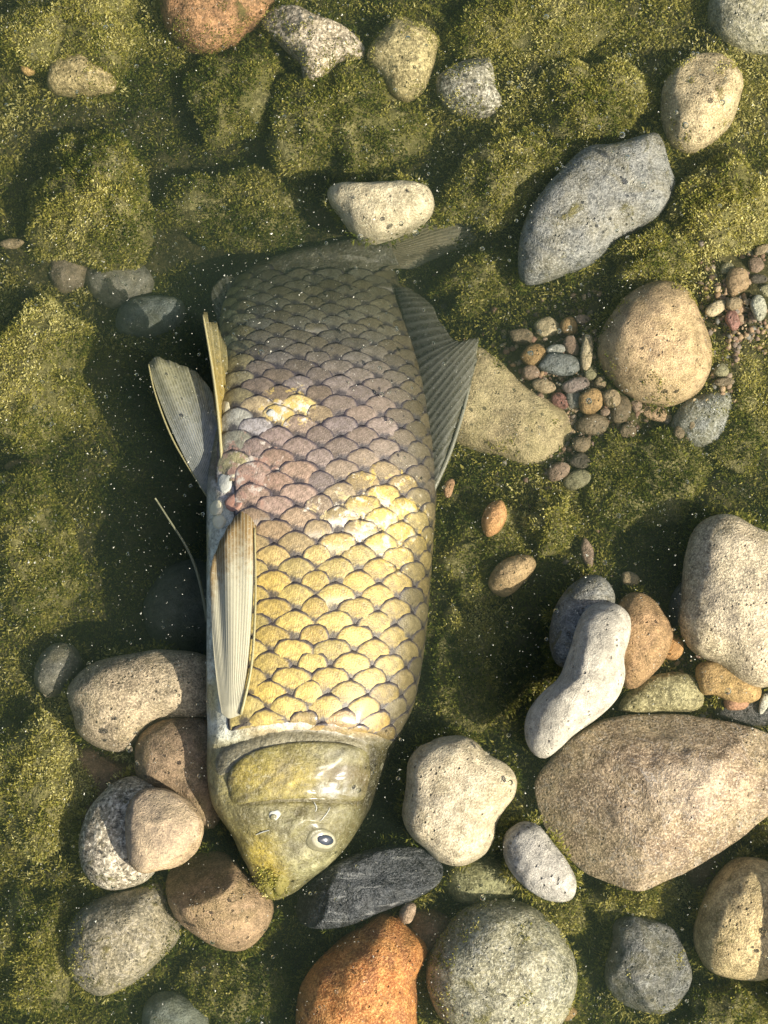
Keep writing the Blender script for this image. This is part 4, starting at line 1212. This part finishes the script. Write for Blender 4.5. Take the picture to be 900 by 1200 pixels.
gill_rim = patch('gill_membrane', [(243, 890), (262, 876), (290, 866), (325, 857), (362, 854), (395, 857), (418, 865), (436, 871), (436, 884), (426, 884), (400, 876), (362, 873), (325, 877), (290, 888), (268, 902), (250, 912)], M['skin'], edge=.0004, rise=.0005, sink=.0006, cols=rim_col, n=96, rings=8)
gill_cover = patch('gill_cover', [(265, 930), (263, 914), (270, 898), (290, 882), (330, 870), (375, 867), (410, 871), (430, 879), (436, 900), (434, 922), (428, 938), (405, 939), (370, 936), (335, 937), (300, 940), (272, 944)], M['skin'], edge=.0016, rise=.0026, dome=.6, cols=oper_col, n=96, rings=16, low=912)
def cheek_col(px, py, P):
    c = skin_color(px, py, P)
    return np.clip(c * 1.05, .01, .9)
cheek = patch('cheek_plate', [(272, 946), (300, 942), (345, 939), (390, 941), (418, 943), (408, 958), (392, 966), (365, 966), (348, 978), (330, 990), (305, 985), (285, 975)], M['skin'], edge=.0001, rise=.0013, dome=.8, sink=.0002, cols=cheek_col, n=72, rings=12)

def flat_mat(name, c1, c2, rough=.4, spec=.4, scale=500):
    b = NB(name)
    tc = b.n('ShaderNodeTexCoord').outputs['Object']
    n = b.noise(tc, scale, 3, .6)
    return b.done(b.principled(b.mix(n, c1, c2), rough, b.bump(n, .0004), spec))
M['eye_ring'] = flat_mat('olive_eye_socket', (.10, .095, .05), (.20, .185, .11), .35, .4)
M['iris'] = flat_mat('silver_iris', (.20, .185, .11), (.46, .43, .31), .25, .5, 330)
M['pupil'] = flat_mat('clouded_pupil', (.018, .023, .032), (.04, .05, .065), .22, .45, 120)
M['slime'] = flat_mat('white_slime', (.24, .25, .21), (.46, .46, .40), .45)
M['lip'] = flat_mat('yellow_lip', (.10, .09, .025), (.26, .22, .06), .6, .3, 300)
M['hole'] = flat_mat('dark_hole', (.05, .045, .03), (.09, .08, .05), .6)

eye = patch('eye', ell(377, 985, 20, 15, 12, 12, .08), M['eye_ring'], edge=.0002, rise=.0016, dome=.8, n=40, rings=10)
iris = patch('iris', ell(378, 983, 15, 10.8, 10, 12, .07), M['iris'], edge=.0014, rise=.0014, dome=.8, n=40, rings=8, sink=0)
pupil = patch('pupil', ell(379, 983, 9.6, 6.6, 10, 10, .07), M['pupil'], edge=.0024, rise=.0010, dome=.8, n=36, rings=8, sink=-.001)
reparent(iris, eye); reparent(pupil, eye)
nostril = patch('nostril', ell(322, 955, 8.5, 6.5, -10, 12, .2), M['slime'], edge=.0012, rise=.0006, n=28, rings=6)
nh = patch('nostril_hole', ell(320, 957, 4.2, 3.8, 0, 10, .1), M['eye_ring'], edge=.0022, rise=.0004, n=20, rings=4, sink=-.001)
reparent(nh, nostril)
lip_u = patch('lip', [(302, 1022), (309, 1018), (316, 1024), (320, 1038), (322, 1050), (316, 1050), (310, 1040)], M['lip'], edge=.0008, rise=.0014, dome=.7, n=32, rings=6, wob=.0008)
lip_l = patch('lip', [(321, 1030), (332, 1024), (340, 1032), (336, 1042), (328, 1050), (322, 1046)], M['lip'], edge=.0006, rise=.0010, dome=.7, n=32, rings=6, wob=.0008)

def snout_fuzz():
    B, N_ = [], []
    for _ in range(80):
        a = random.random()
        q = (random.gauss(308 + 14 * a, 6), random.gauss(1022 + 24 * a, 7))
        p, nn = on_body(*q)
        B.append(p + nn * .001); N_.append(nn)
    B, N_ = np.array(B), np.array(N_)
    me = tufts('algae_fuzz', B, N_, np.full(len(B), .66), 9, .0018, .0005, .0014)
    o = add('algae_fuzz', me, M['algae'], fish)
    o['kind'] = 'stuff'
snout_fuzz()

def thread(name, pts, rad0, mat, lift=.0015, taper=True):
    P = resample_line(pts, 18)
    V, F = [], []
    k = 6
    for i, q in enumerate(P):
        p, nn = on_body(*q)
        r_ = rad0 * (math.sin(math.pi * (i + .6) / (len(P) + .2)) ** .6 if taper else 1)
        a = P[min(i + 1, len(P) - 1)] - P[max(i - 1, 0)]
        t = np.array([a[0], -a[1], 0]); t /= np.linalg.norm(t)
        b = np.cross(nn, t)
        for j in range(k):
            an = 2 * math.pi * j / k
            V.append(p + nn * (lift + .6 * r_ * math.sin(an)) + b * r_ * math.cos(an))
    for i in range(len(P) - 1):
        for j in range(k):
            F.append((i * k + j, i * k + (j + 1) % k, (i + 1) * k + (j + 1) % k, (i + 1) * k + j))
    V = np.array(V); o_ = V.mean(0)
    return add(name, mesh_from(name, V - o_, F), mat, fish, loc=Vector(o_))
def resample_line(pts, n):
    P = np.array(pts, float)
    t = np.linspace(0, len(P) - 1, n)
    return cr(P, t)
for pts, w in (([(300, 977), (308, 974), (316, 972)], .0011), ([(367, 940), (370, 946), (369, 951)], .0010), ([(374, 962), (381, 954), (386, 946)], .0010)):
    thread('scratch_line', pts, w * .45, M['slime'], .0014)  # white scratch lines on the head, built as thin tubes

# pale torn flakes where the skin is rubbed open
flake_defs = [([(306, 492), (313, 482), (321, 479), (324, 485), (317, 492), (309, 498)], 'slime'),
              ([(256, 562), (263, 551), (272, 557), (274, 570), (264, 580), (257, 574)], 'slime'), ([(246, 592), (255, 584), (262, 592), (258, 604), (248, 604)], 'lip_pale'),
              ([(250, 606), (258, 602), (266, 610), (260, 620), (251, 618)], 'lip_pale'), ([(268, 548), (274, 536), (281, 548), (279, 560), (271, 562)], 'lip_pale'),
              ([(258, 470), (266, 462), (272, 478), (266, 494), (259, 488)], 'lip_pale'), ([(262, 588), (274, 578), (288, 584), (282, 598), (268, 600)], 'raw')]
M['lip_pale'] = flat_mat('pale_yellow_scale', (.52, .46, .24), (.70, .66, .50), .35, .5)
M['raw'] = flat_mat('reddened_skin', (.22, .09, .06), (.44, .28, .20), .4, .4, 300)
for k, (poly, m) in enumerate(flake_defs):
    patch('skin_flake', poly, M[m], edge=.0011 if poly[0][0] < 400 else .0018, rise=.0003, n=36, rings=5, wob=.0010, seed=k)

# ---- fins
def fin_mat(name, base, tip, ray, trans=.35, span=(.35, .95), web=.5):
    b = NB(name)
    uv = b.n('ShaderNodeUVMap', _uv_map='fin').outputs[0]
    sx = b.n('ShaderNodeSeparateXYZ', i0=uv)
    tc = b.n('ShaderNodeTexCoord').outputs['Object']
    n = b.noise(tc, 260, 3, .6)
    v = b.math('MULTIPLY_ADD', b.math('SUBTRACT', n, .5), .35, sx.outputs[1])
    c = b.mix(b.ramp(v, *span), base, tip)
    r = b.n('ShaderNodeAttribute', _attribute_name='ray').outputs['Fac']
    c = b.mix(b.math('MULTIPLY', r, .5), c, ray)
    c = b.mix(b.math('MULTIPLY', b.ramp(b.noise(tc, 700, 2), .58, .75), .4), c, (.55, .55, .5))
    p = b.principled(c, .45, None, .35)
    t = b.n('ShaderNodeBsdfTranslucent', Color=c)
    mx = b.n('ShaderNodeMixShader', i0=trans, i1=p, i2=t)
    # the web between the rays is thin enough to see through
    cl = b.n('ShaderNodeBsdfTransparent', Color=(.95, .95, .9))
    m2 = b.n('ShaderNodeMixShader', i0=b.math('MULTIPLY', b.math('MULTIPLY', b.math('SUBTRACT', 1.0, r), b.ramp(n, .3, .7)), web), i1=mx, i2=cl)
    return b.done(m2.outputs[0])
M['fin_pelvic'] = fin_mat('grey_fin', (.23, .25, .25), (.27, .26, .15), (.44, .42, .27))
M['fin_yellow'] = fin_mat('yellow_fin', (.32, .23, .05), (.17, .155, .07), (.30, .25, .11))
M['fin_pect'] = fin_mat('pale_rayed_fin', (.46, .44, .31), (.23, .145, .045), (.56, .52, .36), .25, (.66, .95), .12)
M['fin_dark'] = fin_mat('dark_fin', (.10, .10, .075), (.12, .115, .075), (.25, .25, .20))
M['fin_tail'] = fin_mat('brown_tail_fin', (.36, .31, .19), (.30, .28, .19), (.18, .17, .12))
M['spine'] = flat_mat('yellow_spine', (.22, .20, .09), (.32, .28, .14), .4)
M['spine_dark'] = flat_mat('dark_spine', (.14, .14, .10), (.22, .21, .15), .4)

def fin(name, root, tip, rays, mat, ridge=.0006, ragged=.03, bow=0.0, mid=None, spine=None, seed=0, up=(0, 0, 1)):
    """membrane between a root line and a tip line of 3-D points, raised along its rays"""
    nu, nv = rays * 4, 14
    u = np.linspace(0, 1, nu + 1)
    Rt = cr(np.array(root), u * (len(root) - 1)); Tp = cr(np.array(tip), u * (len(tip) - 1))
    rr = random.Random(seed)
    ext = 1 + np.interp(u * rays, np.arange(rays + 1), [rr.uniform(-ragged, ragged) for _ in range(rays + 1)])
    V, UV, RAY = [], [], []
    upv = np.array(up, float)
    for j in range(nv + 1):
        v = j / nv
        P = Rt + (Tp - Rt) * (v * (1 + (ext - 1) * v ** 4))[:, None]
        if mid is not None:
            Md = cr(np.array(mid), u * (len(mid) - 1))
            Te = Rt + (Tp - Rt) * ext[:, None]
            P = (1 - v) ** 2 * Rt + 2 * v * (1 - v) * Md + v * v * Te
        ph = u * rays
        # rays fork towards the tip
        k = .5 + .5 * np.cos(2 * np.pi * ph)
        k2 = .5 + .5 * np.cos(4 * np.pi * ph)
        ray = k * (1 - v) + (k * .5 + k2 * .5) * v
        P = P + upv * ((ray - .5) * ridge + bow * math.sin(v * math.pi) )[:, None]
        P = P + upv * (.0016 * v * np.sin(u * 7 + seed) + .0010 * v * np.sin(u * 17 + v * 3 + seed))[:, None]
        V.append(P); RAY.append(ray ** 2); UV.append(np.stack([u, np.full_like(u, v)], 1))
    V = np.concatenate(V); RAY = np.concatenate(RAY); UV = np.concatenate(UV)
    o_ = V.mean(0)
    w = nu + 1
    F = [(j * w + i, j * w + i + 1, (j + 1) * w + i + 1, (j + 1) * w + i) for j in range(nv) for i in range(nu)]
    me = mesh_from(name, V - o_, F)
    uvl = me.uv_layers.new(name='fin')
    idx = np.zeros(len(me.loops), np.int32); me.loops.foreach_get('vertex_index', idx)
    uvl.data.foreach_set('uv', UV[idx].astype(np.float32).ravel())
    ra = me.attributes.new('ray', 'FLOAT', 'POINT'); ra.data.foreach_set('value', RAY.astype(np.float32))
    ob = add(name, me, mat, fish, loc=Vector(o_))
    so = ob.modifiers.new('thickness', 'SOLIDIFY'); so.thickness = .0005; so.offset = 0
    if spine is not None:
        pts, r0, r1, sm = spine
        sp = tube3('fin_spine', pts, r0, r1, sm)
        sp.parent = ob
        sp.matrix_parent_inverse = Matrix.Translation(-ob.location)
    return ob

def tube3(name, pts, r0, r1, mat, n=24, k=8, parent=None):
    P = cr(np.array(pts), np.linspace(0, len(pts) - 1, n))
    V, F = [], []
    for i in range(n):
        t = P[min(i + 1, n - 1)] - P[max(i - 1, 0)]
        t /= np.linalg.norm(t) + 1e-9
        a = np.cross(t, [0, 0, 1.0]); a /= np.linalg.norm(a) + 1e-9
        b = np.cross(a, t)
        r_ = r0 + (r1 - r0) * i / (n - 1)
        for j in range(k):
            an = 2 * math.pi * j / k
            V.append(P[i] + a * r_ * math.cos(an) + b * r_ * math.sin(an))
    for i in range(n - 1):
        for j in range(k):
            F.append((i * k + j, i * k + (j + 1) % k, (i + 1) * k + (j + 1) % k, (i + 1) * k + j))
    F += [tuple(range(k)), tuple((n - 1) * k + j for j in range(k))]
    V = np.array(V); o_ = V.mean(0)
    return add(name, mesh_from(name, V - o_, F), mat, parent, loc=Vector(o_))

A = at
fin('pelvic_fin', [A(243, 583, -.016), A(254, 572, -.010), A(264, 556, -.004)], [A(174, 428, -.012), A(184, 419, -.010), A(206, 425, -.008), A(232, 438, -.007), A(250, 462, -.006)], 24, M['fin_pelvic'], .0003, .008, .003, mid=[A(198, 510, -.012), A(212, 500, -.006), A(232, 495, -.004), A(246, 495, -.004), A(256, 508, -.005)],
    spine=([A(245, 585, -.016), A(205, 520, -.012), A(183, 465, -.010), A(174, 427, -.011)], .0008, .0005, M['spine']), seed=1)
fin('pelvic_fin', [A(260, 560, .004), A(268, 556, .000), A(273, 548, -.006)], [A(238, 369, .010), A(246, 372, .004), A(256, 386, -.004), A(264, 420, -.016)], 7, M['fin_yellow'], .0006, .02, 0, mid=[A(251, 450, .012), A(257, 455, .006), A(264, 460, -.002), A(270, 480, -.010)],
    spine=([A(261, 560, .004), A(257, 500, .009), A(250, 440, .011), A(238, 369, .010)], .0013, .0007, M['spine']), seed=2, up=(1, 0, .3))

def lifted(px, py, h):
    p, n = on_body(px, py)
    return p + n * h
pr = [lifted(262, 836, .002), lifted(270, 842, .003), lifted(283, 838, .003)]
pm = [lifted(256, 770, .007), lifted(261, 740, .007), lifted(272, 725, .008), lifted(288, 725, .007), lifted(298, 745, .005)]
pt = [lifted(255, 672, .007), lifted(259, 648, .007), lifted(270, 624, .007), lifted(287, 603, .007), lifted(302, 618, .005)]
fin('pectoral_fin', pr, pt, 19, M['fin_pect'], .0004, .008, 0, mid=pm, spine=([lifted(284, 838, .004), lifted(297, 780, .005), lifted(302, 700, .006), lifted(301, 622, .006)], .0011, .0006, M['spine']), seed=3)

fin('dorsal_fin', [A(507, 572, -.034), A(500, 530, -.034), A(492, 480, -.037), A(482, 420, -.044), A(470, 365, -.055), A(462, 338, -.066)],
    [A(516, 560, -.036), A(545, 468, -.031), A(560, 398, -.030), A(530, 400, -.034), A(508, 362, -.050), A(482, 338, -.064)], 26, M['fin_dark'], .0006, .07, .003,
    spine=([A(507, 575, -.034), A(528, 528, -.033), A(547, 465, -.033), A(560, 396, -.034)], .0020, .0009, M['spine_dark']), seed=4)
fin('anal_fin', [A(262, 392, -.052), A(266, 362, -.058), A(276, 340, -.066)], [A(254, 372, -.058), A(248, 345, -.064), A(262, 325, -.070), A(290, 322, -.074)], 7, M['fin_dark'], .001, .03, 0, seed=5)
fin('tail_fin', [A(446, 280, -.078), A(452, 292, -.078), A(455, 304, -.078), A(452, 315, -.078)], [A(470, 262, -.070), A(528, 254, -.068), A(562, 266, -.067), A(556, 284, -.069), A(515, 300, -.072), A(482, 316, -.076)], 22, M['fin_tail'], .0009, .05, .002, seed=6)

# ---- a strand of weed drifting beside the belly
M['weed'] = flat_mat('pale_weed', (.15, .15, .085), (.26, .25, .15), .6)
w = tube3('weed_strand', [A(182, 584, -.020), A(200, 612, -.018), (A(218, 640, -.018)), A(230, 668, -.020), A(238, 700, -.026), A(243, 728, -.032)], .0006, .0013, M['weed'])
tag(w, 'thin pale weed strand drifting beside the fish\'s belly', 'weed')

# ------------------------------------------------------------------ what floats on the water
FISH_DRY = [(250, 905), (255, 700), (262, 560), (300, 500), (380, 470), (470, 520), (495, 640), (480, 780), (440, 880), (400, 960), (320, 1000), (275, 960)]
def floaters():
    def spots(n, bias):
        px = rng.uniform(-30, 930, n); py = rng.uniform(-30, 1230, n)
        d = .45 + .5 * fbm(np.stack([px, py, px * 0], -1), 1 / 70.0, 2, bias)
        d += .5 * np.exp(-(((px - 170) / 140) ** 2 + ((py - 430) / 240) ** 2))
        d += .25 * np.exp(-(((px - 620) / 160) ** 2 + ((py - 260) / 200) ** 2))
        k = rng.random(n) < d
        px, py = px[k], py[k]
        hid = in_poly(px, py, FISH_DRY)
        for poly in DRY:
            hid |= in_poly(px, py, poly)
        return px[~hid], py[~hid]
    px, py = spots(15000, 91)
    n = len(px)
    P = at_np(px, py, np.full(n, .0003))
    bv = np.array([(1, 0, 0), (-.3, .8, 0), (-.7, -.6, 0), (.1, 0, .8), (0, 0, -.6)])
    bf = [(0, 1, 3), (1, 2, 3), (2, 0, 3), (1, 0, 4), (2, 1, 4), (0, 2, 4)]
    s = rng.gamma(2.0, .00010, n) + .00013
    a = rng.uniform(0, 6.28, n)
    ca, sa = np.cos(a), np.sin(a)
    st = rng.uniform(.5, 1.6, n)
    X = bv[None, :, 0] * st[:, None]; Y = np.tile(bv[None, :, 1], (n, 1))
    V = np.stack([X * ca[:, None] - Y * sa[:, None], X * sa[:, None] + Y * ca[:, None], np.tile(bv[None, :, 2], (n, 1))], -1) * s[:, None, None] + P[:, None]
    F = [tuple(i * 5 + q for q in f) for i in range(n) for f in bf]
    b = NB('pale_scum')
    geo = b.n('ShaderNodeNewGeometry')
    r = b.n('ShaderNodeValToRGB', i0=geo.outputs['Random Per Island'])
    e = r.color_ramp.elements
    e[0].color, e[1].color = (.14, .14, .10, 1), (.70, .69, .58, 1)
    d = b.n('ShaderNodeBsdfDiffuse', Color=r.outputs[0])
    o = add('floating_specks', mesh_from('floating_specks', V.reshape(-1, 3), F, False), b.done(d.outputs[0]))
    tag(o, 'pale specks of scum floating on the water surface', 'scum', kind='stuff')
    # bubbles: thin domes sitting on the water
    px, py = spots(1500, 55)
    big = [(364, 22), (124, 32), (160, 78), (640, 20), (737, 65), (729, 158), (735, 185), (803, 147), (851, 1000 - 85), (853, 810), (598, 917), (566, 1052), (690, 470), (622, 414), (655, 388), (470, 262), (487, 273), (422, 278), (478, 45), (463, 106), (815, 470), (668, 384), (846, 120), (830, 470)]
    px = np.concatenate([px, [q[0] for q in big]]); py = np.concatenate([py, [q[1] for q in big]])
    s = np.concatenate([rng.gamma(3.0, .00019, len(px) - len(big)) + .0004, rng.uniform(.0016, .0027, len(big))])
    nr_, na_ = 8, 12
    bv, bf = [], []
    for j in range(nr_ + 1):
        ph = (j / nr_ - .5) * math.pi * .97
        for i in range(na_):
            t = 2 * math.pi * i / na_
            bv.append((math.cos(ph) * math.cos(t), math.cos(ph) * math.sin(t), math.sin(ph) * .75))
    for j in range(nr_):
        for i in range(na_):
            bf.append((j * na_ + i, j * na_ + (i + 1) % na_, (j + 1) * na_ + (i + 1) % na_, (j + 1) * na_ + i))
    bf.append(tuple(nr_ * na_ + i for i in range(na_)))
    bf.append(tuple(i for i in range(na_))[::-1])
    bv = np.array(bv)
    P = at_np(px, py, np.full(len(px), .0002))
    V = (bv[None] * s[:, None, None] + P[:, None]).reshape(-1, 3)
    F = [tuple(i * len(bv) + q for q in f) for i in range(len(px)) for f in bf]
    b = NB('bubble_film')
    mx = b.n('ShaderNodeBsdfGlass', Color=(.97, .98, .96), Roughness=.02, IOR=.75)
    o = add('air_bubbles', mesh_from('air_bubbles', V, F), b.done(mx.outputs[0]))
    tag(o, 'small round air bubbles floating on the water surface', 'bubbles', kind='stuff')
floaters()

# ------------------------------------------------------------------ the water itself: a murky body with its surface at height 0
def water():
    bm = bmesh.new()
    bmesh.ops.create_cube(bm, size=1)
    me = bpy.data.meshes.new('water')
    for v in bm.verts:
        v.co = (v.co.x * 2.4, v.co.y * 2.4, v.co.z * .22 - .11)
    bm.to_mesh(me); bm.free()
    m = bpy.data.materials.new('murky_water')
    m.use_nodes = True
    t = m.node_tree
    t.nodes.clear()
    out = t.nodes.new('ShaderNodeOutputMaterial')
    v = t.nodes.new('ShaderNodeVolumePrincipled')
    v.inputs['Density'].default_value = WATER_DENSITY
    v.inputs['Color'].default_value = (.20, .29, .22, 1)
    v.inputs['Anisotropy'].default_value = .5
    t.links.new(v.outputs[0], out.inputs['Volume'])
    o = add('water', me, m)
    tag(o, 'shallow murky greenish water over the stream bed', 'water', kind='structure')
WATER_DENSITY = 5.8
water()
